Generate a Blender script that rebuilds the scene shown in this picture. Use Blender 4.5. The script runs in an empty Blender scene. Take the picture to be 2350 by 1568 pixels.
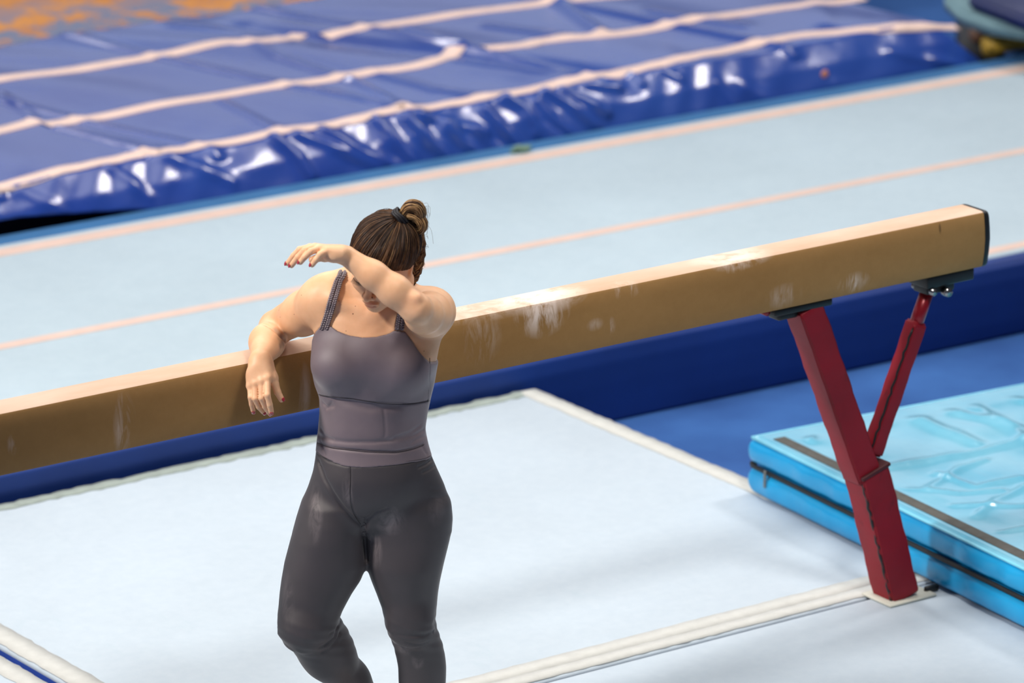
import bpy, bmesh, math, random
import numpy as np
from mathutils import Vector, Matrix
from mathutils.bvhtree import BVHTree
random.seed(7); rng = np.random.default_rng(7)
S = bpy.context.scene
COL = S.collection
# ------------------------------------------------------------------ camera
F_PX = 11161.12; CX, CY = 1175.0, 784.0
CAM = np.array([-8.59453728, -9.87212916, 4.72826137]); YAW = 0.9522308819; PITCH = 0.2991807393
cd = bpy.data.cameras.new('camera'); cam = bpy.data.objects.new('camera', cd); COL.objects.link(cam)
cam.location = CAM
cam.rotation_euler = (math.pi/2 - PITCH, 0, YAW - math.pi/2)
cd.sensor_width = 36; cd.lens = F_PX/2350*36; cd.clip_start = .1; cd.clip_end = 200
cd.dof.use_dof = True; cd.dof.focus_distance = 12.35; cd.dof.aperture_fstop = 3.1
S.camera = cam
# ------------------------------------------------------------------ world, lamps, exposure
S.view_settings.view_transform = 'Standard'; S.view_settings.look = 'None'
S.view_settings.gamma = 1; S.view_settings.use_curve_mapping = False
S.view_settings.exposure = -0.08
w = bpy.data.worlds.new('hall'); S.world = w; w.use_nodes = True
AMB, FAR_GLOW = .12, .8
# dim hall, with an added pale glow low on its far side for reflections
_t = w.node_tree; _bg = _t.nodes['Background']; _tc = _t.nodes.new('ShaderNodeTexCoord'); _sp = _t.nodes.new('ShaderNodeSeparateXYZ'); _t.links.new(_tc.outputs['Generated'], _sp.inputs[0])
def _m(op, a, b=0.0, cl=False):
    n = _t.nodes.new('ShaderNodeMath'); n.operation = op; n.use_clamp = cl
    for i, v in enumerate((a, b)):
        if isinstance(v, (int, float)): n.inputs[i].default_value = v
        else: _t.links.new(v, n.inputs[i])
    return n.outputs[0]
_band = _m('MULTIPLY', _m('MULTIPLY', _m('SUBTRACT', _sp.outputs[2], .12), 12, True), _m('MULTIPLY', _m('SUBTRACT', .46, _sp.outputs[2]), 8, True))
_far = _m('MULTIPLY', _m('ADD', _sp.outputs[1], .1), 2.0, True)
_bg.inputs[0].default_value = (.82, .86, 1, 1); _t.links.new(_m('ADD', _m('MULTIPLY', _m('MULTIPLY', _band, _far), FAR_GLOW), AMB), _bg.inputs[1])
def area(name, loc, target, size, energy, color, size_y=None):
    l = bpy.data.lights.new(name, 'AREA'); l.energy = energy; l.color = color; l.size = size
    if size_y: l.shape = 'RECTANGLE'; l.size_y = size_y
    o = bpy.data.objects.new(name, l); COL.objects.link(o); o.location = loc
    d = Vector(target) - Vector(loc); o.rotation_euler = d.to_track_quat('-Z', 'Y').to_euler(); return o
area('ceiling_light_key', (-9.6, 1.2, 7.6), (-1.8, 0, .9), 1.2, 1150, (1, .93, .87))
area('ceiling_light_mid', (0.5, 3.0, 8.5), (0, 2.2, 0), 7.0, 520, (1, .96, .92))
area('added_light_back', (3.0, 14.0, 8.0), (1.5, 4.5, .3), 4.0, 260, (1, .96, .94), 1.0)  # added lamp behind, for streaks on the glossy cover
area('added_light_right', (6.6, 1.2, 8.2), (1, 3, .3), 1.6, 360, (1, .95, .92))  # added lamp: highlights on the cover folds, rim on her right side
sl_ = bpy.data.lights.new('ceiling_spotlight', 'SPOT'); sl_.energy = 2000; sl_.spot_size = math.radians(34); sl_.spot_blend = 1.0; sl_.shadow_soft_size = .8; sl_.color = (1, .95, .90)
so_ = bpy.data.objects.new('ceiling_spotlight', sl_); COL.objects.link(so_); so_.location = (-2.5, -5.0, 9.0); so_.rotation_euler = (Vector((-.55, .7, 0))-Vector((-2.5, -5.0, 9.0))).to_track_quat('-Z', 'Y').to_euler()

# ------------------------------------------------------------------ helpers
def srgb(r, g, b):
    f = lambda c: (c/255/12.92) if c/255 <= .04045 else ((c/255+.055)/1.055)**2.4
    return (f(r), f(g), f(b), 1)
BR = np.array([math.sin(YAW), -math.cos(YAW), 0]); BH = np.array([math.cos(YAW), math.sin(YAW), 0])
BD = BH*math.cos(PITCH) + np.array([0, 0, -math.sin(PITCH)]); BU = np.cross(BR, BD)
def ray(px, py): return BD + BR*(px-CX)/F_PX - BU*(py-CY)/F_PX
def on_z(px, py, z): v = ray(px, py); return CAM + v*(z-CAM[2])/v[2]
def on_y(px, py, y): v = ray(px, py); return CAM + v*(y-CAM[1])/v[1]

class NT:
    def __init__(s, name):
        s.m = bpy.data.materials.new(name); s.m.use_nodes = True; s.t = s.m.node_tree
        s.b = s.t.nodes['Principled BSDF']; s._c = None
    def n(s, ty, **k):
        x = s.t.nodes.new(ty)
        for a, v in k.items(): setattr(x, a, v)
        return x
    def l(s, a, b): s.t.links.new(a, b)
    def set(s, **k):
        for a, v in k.items(): s.b.inputs[a.replace('_', ' ')].default_value = v
        return s
    def co(s):
        if s._c is None: s._c = s.n('ShaderNodeTexCoord').outputs['Object']
        return s._c
    def mapping(s, scale=(1,1,1), loc=(0,0,0), rot=(0,0,0)):
        m = s.n('ShaderNodeMapping'); m.inputs['Scale'].default_value = scale; m.inputs['Location'].default_value = loc; m.inputs['Rotation'].default_value = rot
        s.l(s.co(), m.inputs[0]); return m.outputs[0]
    def noise(s, scale, detail=3, rough=.55, vec=None, dist=0):
        x = s.n('ShaderNodeTexNoise'); x.inputs['Scale'].default_value = scale; x.inputs['Detail'].default_value = detail
        x.inputs['Roughness'].default_value = rough; x.inputs['Distortion'].default_value = dist
        s.l(vec if vec is not None else s.co(), x.inputs['Vector']); return x.outputs['Fac']
    def ramp(s, fac, a, b, ca=(0,0,0,1), cb=(1,1,1,1)):
        r = s.n('ShaderNodeValToRGB'); e = r.color_ramp.elements
        e[0].position = a; e[1].position = b; e[0].color = ca; e[1].color = cb; s.l(fac, r.inputs[0]); return r.outputs[0]
    def math(s, op, a, b=None, clamp=False):
        m = s.n('ShaderNodeMath', operation=op, use_clamp=clamp)
        for i, v in enumerate((a, b)):
            if v is None: continue
            if isinstance(v, (int, float)): m.inputs[i].default_value = v
            else: s.l(v, m.inputs[i])
        return m.outputs[0]
    def mix(s, fac, a, b, mode='MIX'):
        m = s.n('ShaderNodeMix', data_type='RGBA', blend_type=mode)
        for i, v in ((0, fac), (6, a), (7, b)):
            if isinstance(v, (int, float)): m.inputs[i].default_value = v
            elif isinstance(v, tuple): m.inputs[i].default_value = v
            else: s.l(v, m.inputs[i])
        return m.outputs[2]
    def blob(s, c, r, soft=.4):
        "a mask of 1 inside an ellipsoid about c with radii r, falling to 0 at its edge"
        m = s.mapping(scale=tuple(1/x for x in r), loc=tuple(-x/y for x, y in zip(c, r)))
        v = s.n('ShaderNodeVectorMath', operation='LENGTH'); s.l(m, v.inputs[0])
        return s.math('MULTIPLY', s.math('SUBTRACT', 1.0, v.outputs['Value'], True), 1/soft, True)
    def color(s, c): s.l(c, s.b.inputs['Base Color'])
    def bump(s, h, strength, dist=.01):
        b = s.n('ShaderNodeBump'); b.inputs['Strength'].default_value = strength; b.inputs['Distance'].default_value = dist
        s.l(h, b.inputs['Height']); s.l(b.outputs[0], s.b.inputs['Normal'])

def mat_simple(name, col, rough=.6, var=.12, scale=8, bump=0, bscale=60, bdist=.002, **k):
    t = NT(name); t.set(Roughness=rough, **k)
    a = tuple(x*(1-var) for x in col[:3])+(1,); b = tuple(min(1, x*(1+var)) for x in col[:3])+(1,)
    t.color(t.ramp(t.noise(scale, 4), .3, .7, a, b))
    if bump: t.bump(t.noise(bscale, 3), bump, bdist)
    return t.m

def mesh_obj(name, V, Fc, mat, parent=None, smooth=True, mats=None, midx=None):
    me = bpy.data.meshes.new(name)
    V = np.asarray(V, dtype=np.float32)
    if isinstance(Fc, np.ndarray):
        n, k = Fc.shape
        me.vertices.add(len(V)); me.vertices.foreach_set('co', V.ravel())
        me.loops.add(n*k); me.loops.foreach_set('vertex_index', Fc.astype(np.int32).ravel())
        me.polygons.add(n); me.polygons.foreach_set('loop_start', np.arange(0, n*k, k, dtype=np.int32))
        me.polygons.foreach_set('loop_total', np.full(n, k, dtype=np.int32)); me.update(calc_edges=True)
    else:
        me.from_pydata([tuple(map(float, v)) for v in V], [], [tuple(int(i) for i in f) for f in Fc])
    for m in (mats or [mat]): me.materials.append(m)
    if midx is not None: me.polygons.foreach_set('material_index', np.asarray(midx, dtype=np.int32))
    me.polygons.foreach_set('use_smooth', np.full(len(me.polygons), smooth, dtype=bool))
    me.validate()
    o = bpy.data.objects.new(name, me); COL.objects.link(o)
    if parent: o.parent = parent
    return o
def tag(o, label=None, cat=None, group=None, kind=None):
    for k, v in (('label', label), ('category', cat), ('group', group), ('kind', kind)):
        if v: o[k] = v
    return o
def empty(name, loc=(0,0,0), rz=0):
    o = bpy.data.objects.new(name, None); COL.objects.link(o); o.location = loc; o.rotation_euler = (0, 0, rz); return o

class Geo:
    def __init__(s): s.V = []; s.F = []; s.M = []
    def add(s, V, F, m=0):
        b = len(s.V); s.V += [tuple(map(float, v)) for v in V]; s.F += [tuple(i+b for i in f) for f in F]; s.M += [m]*len(F)
    def obj(s, name, mats, parent=None, smooth=True):
        mats = mats if isinstance(mats, list) else [mats]
        return mesh_obj(name, s.V, s.F, None, parent, smooth, mats, s.M)
def bevel_box(cx, cy, cz, sx, sy, sz, bev=.005, seg=2, M=None, geo=None, m=0):
    bm = bmesh.new(); bmesh.ops.create_cube(bm, size=1)
    for v in bm.verts: v.co = Vector((v.co.x*sx, v.co.y*sy, v.co.z*sz))
    if bev: bmesh.ops.bevel(bm, geom=list(bm.edges), offset=bev, segments=seg, profile=.5, affect='EDGES')
    for v in bm.verts:
        v.co = v.co + Vector((cx, cy, cz))
        if M is not None: v.co = M @ v.co
    bm.verts.index_update()
    V = [tuple(v.co) for v in bm.verts]; F = [tuple(v.index for v in f.verts) for f in bm.faces]; bm.free()
    g = geo or Geo(); g.add(V, F, m); return g
def frame_from(a, b, up=(0,0,1)):
    a = Vector(a); b = Vector(b); z = (b-a).normalized(); x = Vector(up).cross(z)
    if x.length < 1e-4: x = Vector((1,0,0)).cross(z)
    x.normalize(); y = z.cross(x)
    return Matrix(((x.x,y.x,z.x,a.x),(x.y,y.y,z.y,a.y),(x.z,y.z,z.z,a.z),(0,0,0,1))), (b-a).length
def tube(pts, rad, n=8, geo=None, m=0, cap=True, flat=None):
    "tube along pts with radius or list of radii"
    P = np.asarray(pts, float); k = len(P); R = np.full(k, rad, float) if np.isscalar(rad) else np.asarray(rad, float)
    T = np.gradient(P, axis=0); T /= np.linalg.norm(T, axis=1)[:, None]+1e-12
    up = np.array([0, 0, 1.]) if abs(T[0, 2]) < .9 else np.array([1., 0, 0])
    V = []; x = np.cross(up, T[0]); x /= np.linalg.norm(x)
    for i in range(k):
        x = x - T[i]*(x@T[i]); x /= np.linalg.norm(x)+1e-12; y = np.cross(T[i], x)
        for j in range(n):
            a = 2*math.pi*j/n; V.append(P[i]+R[i]*(math.cos(a)*x+math.sin(a)*y))
    F = [(i*n+j, i*n+(j+1) % n, (i+1)*n+(j+1) % n, (i+1)*n+j) for i in range(k-1) for j in range(n)]
    if cap: F += [tuple(range(n-1, -1, -1)), tuple(range((k-1)*n, k*n))]
    g = geo or Geo(); g.add(V, F, m); return g
def spline(pts, n):
    "Catmull-Rom through pts, n samples"
    P = np.asarray(pts, float); k = len(P); out = []
    Q = np.vstack([2*P[0]-P[1], P, 2*P[-1]-P[-2]])
    for t in np.linspace(0, k-1, n):
        i = min(int(t), k-2); u = t-i; a, b, c, d = Q[i:i+4]
        out.append(.5*((2*b)+(c-a)*u+(2*a-5*b+4*c-d)*u*u+(-a+3*b-3*c+d)*u**3))
    return np.array(out)
def ellipsoid(c, r, n=16, M=None, geo=None, m=0):
    V = []; F = []; h = n//2
    for i in range(h+1):
        th = math.pi*i/h
        for j in range(n):
            a = 2*math.pi*j/n; v = np.array([r[0]*math.sin(th)*math.cos(a), r[1]*math.sin(th)*math.sin(a), r[2]*math.cos(th)])
            if M is not None: v = M@v
            V.append(v+np.asarray(c))
    for i in range(h):
        for j in range(n): F.append((i*n+j, (i+1)*n+j, (i+1)*n+(j+1) % n, i*n+(j+1) % n))
    g = geo or Geo(); g.add(V, F, m); return g
def grid(nu, nv, fn):
    "fn(U, V) with arrays in 0..1 gives (nu,nv,3)"
    U, V = np.meshgrid(np.linspace(0, 1, nu), np.linspace(0, 1, nv), indexing='ij')
    P = fn(U, V).reshape(-1, 3)
    i, j = np.meshgrid(np.arange(nu-1), np.arange(nv-1), indexing='ij'); a = (i*nv+j).ravel()
    return P, np.stack([a, a+nv, a+nv+1, a+1], 1)


#@@SETTING
# ------------------------------------------------------------------ materials of the setting
def mat_panel(name, col, wear):
    t = NT(name); t.set(Roughness=.85, Specular_IOR_Level=.25)
    base = t.ramp(t.noise(1.3, 5, .6), .3, .72, srgb(*[c*.95 for c in col]), srgb(*col))
    n2 = t.ramp(t.noise(26, 5, .65), .35, .75, (.93, .945, .96, 1), (1, 1, 1, 1))
    c = t.mix(1.0, base, n2, 'MULTIPLY')
    if wear:
        sc = t.ramp(t.noise(7, 6, .7, t.mapping((1, .35, 1))), .62, .7)
        c = t.mix(t.math('MULTIPLY', sc, .22), c, srgb(165, 185, 195))
    t.color(c); t.bump(t.noise(900, 2), .12, .001); return t.m
M_panel = mat_panel('light_blue_carpet_mat', (190, 203, 213), True)
M_track_top = mat_panel('pale_track_carpet', (182, 200, 210), False)
M_tape = mat_simple('cream_cloth_tape', srgb(192, 194, 190), .75, .05, 30, .4, 120, .002)
M_pink = mat_simple('pink_line', srgb(212, 186, 174), .8, .05, 12)
def mat_carpet():
    t = NT('blue_carpet'); t.set(Roughness=.9, Specular_IOR_Level=.2)
    t.color(t.ramp(t.noise(2.2, 4), .3, .7, srgb(42, 78, 138), srgb(58, 102, 166))); t.bump(t.noise(500, 2), .3, .002); return t.m
M_carpet = mat_carpet()
M_navy = mat_simple('navy_track_side', srgb(12, 50, 122), .55, .12, 3, .1, 200)
M_teal = mat_simple('teal_blue_track_edge', srgb(46, 104, 156), .9, .1, 5)

# ------------------------------------------------------------------ floor of the hall
V, Fc = grid(2, 2, lambda u, v: np.stack([-14+28*u, -8+26*v, 0*u-.191], -1))
tag(mesh_obj('floor', V, Fc, M_carpet, smooth=False), kind='structure')

# ------------------------------------------------------------------ light blue panel mats
M_mside = mat_simple('blue_mat_side', srgb(34, 66, 150), .6)
M_tape_far = mat_simple('shaded_grey_green_tape', srgb(150, 162, 156), .8, .12, 25, .4, 120, .002)  # tape colour darkened for the shade of the track
def panel_mat(x0, x1, y0, y1, label, tapes, top=0.0, far=False):
    root = empty('gym_mat', ((x0+x1)/2, (y0+y1)/2, -.191))
    tag(root, label, 'mat')
    def loc(g, name, m):
        g.V = [(a-(x0+x1)/2, b-(y0+y1)/2, c+.191) for a, b, c in g.V]; return g.obj(name, m, root, True)
    g = bevel_box((x0+x1)/2, (y0+y1)/2, top-.01, x1-x0, y1-y0, .02, .008, 2); loc(g, 'panel', M_panel)
    g = bevel_box((x0+x1)/2, (y0+y1)/2, -.1, x1-x0, y1-y0, .181, .006, 2); loc(g, 'side_skirt', M_mside)
    for (a0, a1, b0, b1, dz, wob) in tapes:
        # a thin cloth tape with slightly crinkled edges
        long_x = (a1-a0) > (b1-b0); n = int(max(a1-a0, b1-b0)/.025)+2
        V = []; 
        for k in range(n):
            s = k/(n-1)
            e0 = wob*rng.standard_normal(); e1 = wob*rng.standard_normal(); hh = abs(rng.standard_normal())*.0006
            for q, (w_, z_) in enumerate(((0, 0), (0, 1), (.5, 1.3), (1, 1), (1, 0))):
                z = top + (dz*z_ + (hh if z_ else 0) if z_ else 0)
                off = e0*(1-w_)+e1*w_
                if long_x: V.append((a0+(a1-a0)*s, b0+(b1-b0)*w_+off, z))
                else: V.append((a0+(a1-a0)*w_+off, b0+(b1-b0)*s, z))
        Fq = [(k*5+j, (k+1)*5+j, (k+1)*5+(j+1) % 5, k*5+(j+1) % 5) for k in range(n-1) for j in range(5)]
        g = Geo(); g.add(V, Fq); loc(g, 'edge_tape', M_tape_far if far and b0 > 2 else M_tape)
    return root
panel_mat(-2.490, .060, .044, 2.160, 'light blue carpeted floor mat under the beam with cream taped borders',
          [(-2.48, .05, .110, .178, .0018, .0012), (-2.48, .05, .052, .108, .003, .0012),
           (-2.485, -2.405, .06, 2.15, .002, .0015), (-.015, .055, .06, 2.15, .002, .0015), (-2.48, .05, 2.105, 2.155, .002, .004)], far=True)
panel_mat(-5.1, -2.523, .044, 2.160, 'light blue floor mat at lower left beyond the narrow blue gap',
          [(-2.60, -2.53, .06, 2.15, .002, .0015), (-5.09, -2.53, 2.09, 2.155, .002, .004)])
panel_mat(-3.3, .02, -2.6, .032, 'light blue floor mat nearest the camera in front of the taped seam', [])
panel_mat(.03, 3.0, -2.6, .032, 'light blue floor mat right of the beam foot below the landing mat', [(.035, 1.0, -.035, .028, .002, .003)])
panel_mat(.075, 2.7, .044, .985, 'light blue floor mat mostly hidden beneath the turquoise landing mat', [(.08, .14, .06, .98, .002, .002), (.08, 2.65, .915, .98, .002, .002)])

# ------------------------------------------------------------------ tumbling track
root = tag(empty('tumbling_track', (0, 3.247, -.191), -.0125), 'long raised pale blue tumbling track with navy side and pink lines', 'tumbling track')
def tl(g, name, m, sm=True):
    g.V = [(a, b-3.247, c+.191) for a, b, c in g.V]; return g.obj(name, m, root, sm)
# navy side skirt with its rounded padded shoulder; profile in (y,z)
prof = [(2.235, -.191), (2.207, -.186), (2.197, -.13), (2.190, -.05), (2.187, .02), (2.193, .065), (2.210, .087), (2.240, .0955), (2.275, .097)]
def skirt(u, v):
    pr = np.array(prof); s = v*(len(pr)-1); i = np.minimum(s.astype(int), len(pr)-2); f = s-i
    y = pr[i, 0]*(1-f)+pr[i+1, 0]*f; z = pr[i, 1]*(1-f)+pr[i+1, 1]*f; x = -7+12*u
    wv = .006*np.sin(x*1.7+1)+.004*np.sin(x*4.1)
    y = y + wv*np.clip(v*4, 0, 1)*np.clip((1-v)*3, 0, 1)
    z = z - .010*np.exp(-((v-.45)/.06)**2)*0
    return np.stack([x, y, z], -1)
V, Fc = grid(300, 60, skirt); V[:, 1] -= 3.247; V[:, 2] += .191
mesh_obj('side_skirt', V, Fc, M_navy, root)
tl(bevel_box(-1, 3.264, -.046, 12, 2.07, .29, .012, 3), 'track_bed', M_track_top)
for y0, w_ in ((2.285, .055), (3.247, .055), (4.205, .082)):
    tl(bevel_box(-1, y0, .0992, 12, w_, .003, 0), 'line', M_pink, False)
tl(bevel_box(-1, 4.335, -.042, 12, .13, .28, .006, 2), 'edge_strip', M_teal)

# ------------------------------------------------------------------ large blue safety mat with tape stripes and folds
ZT = .234
PROF = np.array([(4.455, -.17), (4.430, -.02), (4.425, .075), (4.475, .160), (4.545, ZT), (4.65, ZT), (5.05, ZT), (5.65, ZT), (6.34, ZT), (6.39, .15), (6.41, -.13)])
seg = np.r_[0, np.cumsum(np.linalg.norm(np.diff(PROF, axis=0), axis=1))]
def prof_at(t): return np.interp(t, seg, PROF[:, 0]), np.interp(t, seg, PROF[:, 1])
XR = 3.70
def to_xt(px, py):
    "pixel -> (x, t) on the unfolded mat"
    p = on_z(px, py, ZT)
    if p[1] > 4.545: return p[0], seg[4]+(p[1]-4.545)
    p = on_y(px, py, 4.485); return p[0], float(np.interp(p[2], PROF[:5, 1], seg[:5]))
folds = [ # polyline px, width, height
 ([(945,280),(975,325),(1008,360)], .022, .020), ([(1022,292),(1050,325),(1080,352)], .022, .018), ([(1125,255),(1145,295),(1175,335)], .022, .020),
 ([(1182,222),(1208,252),(1216,280),(1262,318)], .020, .018), ([(1243,235),(1262,270),(1300,308)], .018, .015), ([(1272,205),(1312,240),(1352,286)], .020, .016),
 ([(1312,200),(1385,255)], .018, .013), ([(880,275),(905,330),(935,372)], .022, .014), ([(757,305),(820,345),(885,378)], .020, .014), ([(648,325),(680,360),(696,402)], .020, .016),
 ([(700,312),(850,382)], .018, .010), ([(960,268),(1108,302)], .016, .010), ([(1368,188),(1430,206)], .016, .010), ([(1440,165),(1482,196)], .016, .012),
 ([(1540,160),(1570,185)], .016, .008), ([(1640,190),(1665,240)], .02, .008), ([(1700,200),(1800,260)], .03, .008),
 ([(1215,300),(1240,326)], .016, .012), ([(1080,300),(1130,345)], .016, .008),
 ([(805,180),(870,215),(932,250)], .022, .012), ([(505,232),(575,268),(642,305)], .022, .010), ([(135,292),(240,322),(345,355)], .022, .012), ([(0,214),(40,240),(78,272)], .025, .010),
 ([(350,360),(520,415)], .022, .010), ([(935,66),(1000,85),(1060,108)], .025, .012), ([(1268,0),(1310,30),(1375,75)], .03, .022), ([(560,90),(640,130),(800,180)], .025, .007),
 ([(2090,140),(2120,160)], .02, .01), ([(2030,120),(2130,165)], .02, .008), ([(1870,0),(1895,60)], .05, .010), ([(1900,190),(1990,215)], .03, .008),
 ([(850,165),(1000,205),(1170,230)], .03, .006), ([(400,60),(600,75),(700,95)], .05, .008), ([(1050,140),(1250,165),(1400,165)], .03, .008), ([(270,385),(330,450)], .02, .008),
 ([(60,440),(130,480)], .025, .008), ([(1500,30),(1700,60)], .05, .008), ([(1120,60),(1300,85)], .04, .007),
]
FX = [(np.array([to_xt(*p) for p in pl]), w_*1.05, h_*(1.5 if k < 19 else 1.0)) for k, (pl, w_, h_) in enumerate(folds)]
valley = np.array([to_xt(*p) for p in ((560,55),(700,85),(900,110),(1050,125),(1250,150),(1420,172))])
def segdist(X, T, pl):
    D = np.full(X.shape, 9.)
    for (a, b) in zip(pl[:-1], pl[1:]):
        ab = b-a; L = (ab**2).sum()
        s = np.clip(((X-a[0])*ab[0]+(T-a[1])*ab[1])/L, 0, 1)
        D = np.minimum(D, np.hypot(X-a[0]-s*ab[0], T-a[1]-s*ab[1]))
    return D
def disp(X, T):
    D = .006*np.sin(X*2.1+.5)*np.sin(T*3+1)+.004*np.sin(X*5.3+T*4)+.0025*np.sin(X*13+T*7+2*np.sin(T*3))
    D = D + .0022*np.sin(X*31-T*25+3*np.sin(X*5))*np.exp(-((T-.3)/.35)**2)
    for pl, w_, h_ in FX: D = D + h_*np.exp(-(segdist(X, T, pl)/w_)**2)
    D = D - .020*np.exp(-(segdist(X, T, valley)/.09)**2)
    # lips of the cover: creases every metre or so where boards meet
    for x0 in (-.55, .35, 1.25, 2.15, 3.0): D = D + .010*np.exp(-((X-x0+.25*(T-.4))/.03)**2)*(T > seg[4]-.05)
    return D
def cover_pt(X, T, extra=0):
    X = np.asarray(X, float); T = np.asarray(T, float)
    y, z = prof_at(T); e = 1e-3; y2, z2 = prof_at(T+.02); y1, z1 = prof_at(T-.02)
    ty, tz = y2-y1, z2-z1; L = np.hypot(ty, tz)+1e-9; ny, nz = -tz/L, ty/L
    d = disp(X, T)+extra
    # the right end leans outward towards its foot
    X = X + 1.05*np.clip(ZT-z, 0, .3)*np.clip((X-(XR-.35))/.35, 0, 1)
    y = y - .10*np.clip((X-2.9)/1.0, 0, 1)**2*np.clip((T-seg[3])/.1, 0, 1)*0
    # at the left the cover stops short of the floor and leaves a dark gap
    zc = -.10+.235*np.clip((1.0-X)/1.5, 0, 1)**.6; lo_ = (T < seg[4]) & (z < zc); y = np.where(lo_, y+np.clip((zc-z)*1.2, 0, .10), y); z = np.where(lo_, zc, z)
    return np.stack([X, y+ny*d, z+nz*d], -1)
def mat_cover():
    t = NT('glossy_blue_vinyl'); t.set(Roughness=.26, Specular_IOR_Level=.55, Coat_Weight=.35, Coat_Roughness=.10)
    t.color(t.ramp(t.noise(1.1, 4), .3, .75, srgb(24, 56, 142), srgb(38, 76, 158)))
    t.bump(t.noise(14, 3, .5, t.mapping((1, .35, 1))), .15, .02); return t.m
M_cover = mat_cover()
M_stripe = mat_simple('pinkish_webbing', srgb(236, 208, 196), .6, .05, 10)
root = tag(empty('safety_mat', (1, 5.4, -.191)), 'large glossy royal blue safety mat with pinkish tape stripes behind the track', 'mat')
V, Fc = grid(620, 230, lambda u, v: cover_pt(-2.2+(XR+2.2)*u, seg[-1]*v))
V -= np.array([1, 5.4, -.191]); mesh_obj('vinyl_cover', V, Fc, M_cover, root)
V = cover_pt(np.full(60, XR), np.linspace(0, seg[-1], 60))-np.array([1, 5.4, -.191]); mesh_obj('end_panel', V, [tuple(range(60))], M_cover, root, False)
g = bevel_box(.75, 5.49, -.022, 5.7, 1.74, .33, .02, 2); g.V = [(a-1, b-5.4, c+.191) for a, b, c in g.V]; g.obj('shaded_core', mat_simple('shaded_navy_base', srgb(8, 16, 48), .8), root)  # dark box: the shade of the gap is put into its colour
stripes = [[(-60,440),(0,428),(150,392),(320,358),(350,353),(360,356),(500,330),(640,305),(780,284),(920,254),(935,256),(1080,228),(1250,196),(1370,168),(1400,166),(1440,160),(1500,150),(1515,146),(1700,106),(1850,82),(1980,72),(2100,71),(2190,71)],
 [(-40,306),(0,297),(60,282),(82,275)], [(104,285),(300,252),(500,218),(760,178),(800,172),(930,158),(1000,140),(1048,112)],
 [(1112,118),(1200,106),(1250,94),(1380,82),(1500,64),(1700,30),(1900,3),(1980,-8)], [(-60,198),(0,185),(300,138),(500,102),(560,100),(640,90),(686,72)],
 [(745,80),(830,66),(920,50),(1100,28),(1260,8),(1400,-8),(1600,-40)]]
for k, st in enumerate(stripes):
    q = np.array([to_xt(*p) for p in st]); n = max(4, int(np.ptp(q[:, 0])/.02)); c = spline(q, n)
    tg = np.gradient(c, axis=0); tg /= np.linalg.norm(tg, axis=1)[:, None]; nn = np.stack([-tg[:, 1], tg[:, 0]], 1)
    hw = (.038*np.clip(.42+.58*(c[:, 1]-seg[4]+.03)/.05, .42, 1))
    rows = [cover_pt(c[:, 0]+nn[:, 0]*hw*s, np.maximum(c[:, 1]+nn[:, 1]*hw*s, .02), e) for s, e in ((-1, .000), (-1, .004), (0, .0045), (1, .004), (1, .000))]
    V = np.stack(rows, 1).reshape(-1, 3)-np.array([1, 5.4, -.191]); n = len(c)
    Fq = np.array([(i*5+j, (i+1)*5+j, (i+1)*5+j+1, i*5+j+1) for i in range(n-1) for j in range(4)])
    mesh_obj('tape_stripe', V, Fq, M_stripe, root)

# small marks lying about: a greenish scrap on the track edge, an orange dot on the safety mat
p = on_z(1194, 350, .10)
g = Geo(); 
for k in range(5): ellipsoid((rng.normal()*.02, rng.normal()*.008, .006+.004*k), (.026, .016, .008), 10, geo=g)
o = g.obj('tape_scrap', mat_simple('green_scrap', srgb(110, 140, 125), .8)); o.location = (p[0], p[1], .099)
tag(o, 'small crumpled greenish scrap on the far edge of the tumbling track', 'scrap')
x_, t_ = to_xt(1880, 168); p = cover_pt(x_, t_, .004)
g = ellipsoid((0, 0, 0), (.017, .006, .017), 16); o = g.obj('sticker', mat_simple('orange_sticker', srgb(215, 140, 110), .6)); o.location = p
tag(o, 'small round orange spot stuck on the side of the blue safety mat', 'sticker')

# ------------------------------------------------------------------ orange floor covering beyond
def mat_orange():
    t = NT('mottled_orange_carpet'); t.set(Roughness=.9)
    base = t.ramp(t.noise(3, 5, .6), .3, .7, srgb(184, 118, 48), srgb(210, 146, 80))
    fl = t.ramp(t.noise(9, 4, .7, t.mapping((1, 1.6, 1))), .56, .64)
    c = t.mix(t.math('MULTIPLY', fl, .35), base, srgb(150, 110, 110))
    # worn bluish patches along the near border
    sp = t.n('ShaderNodeSeparateXYZ'); t.l(t.co(), sp.inputs[0])
    edge = t.math('SUBTRACT', 1.0, t.math('MULTIPLY', t.math('ADD', sp.outputs[1], 1.2), 1.3), True)
    near = t.math('MULTIPLY', edge, t.ramp(t.noise(5, 5, .75), .46, .52), True)
    c = t.mix(near, c, srgb(112, 122, 150)); t.color(c); t.bump(t.noise(60, 3), .4, .01); return t.m
o = bevel_box(0, 0, 0, 12, 3.0, .36, .03, 3).obj('carpet', mat_orange()); o.location = (0, 7.98, -.01)
tag(o, 'mottled orange carpeted platform beyond the blue safety mat', 'carpet')

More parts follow.
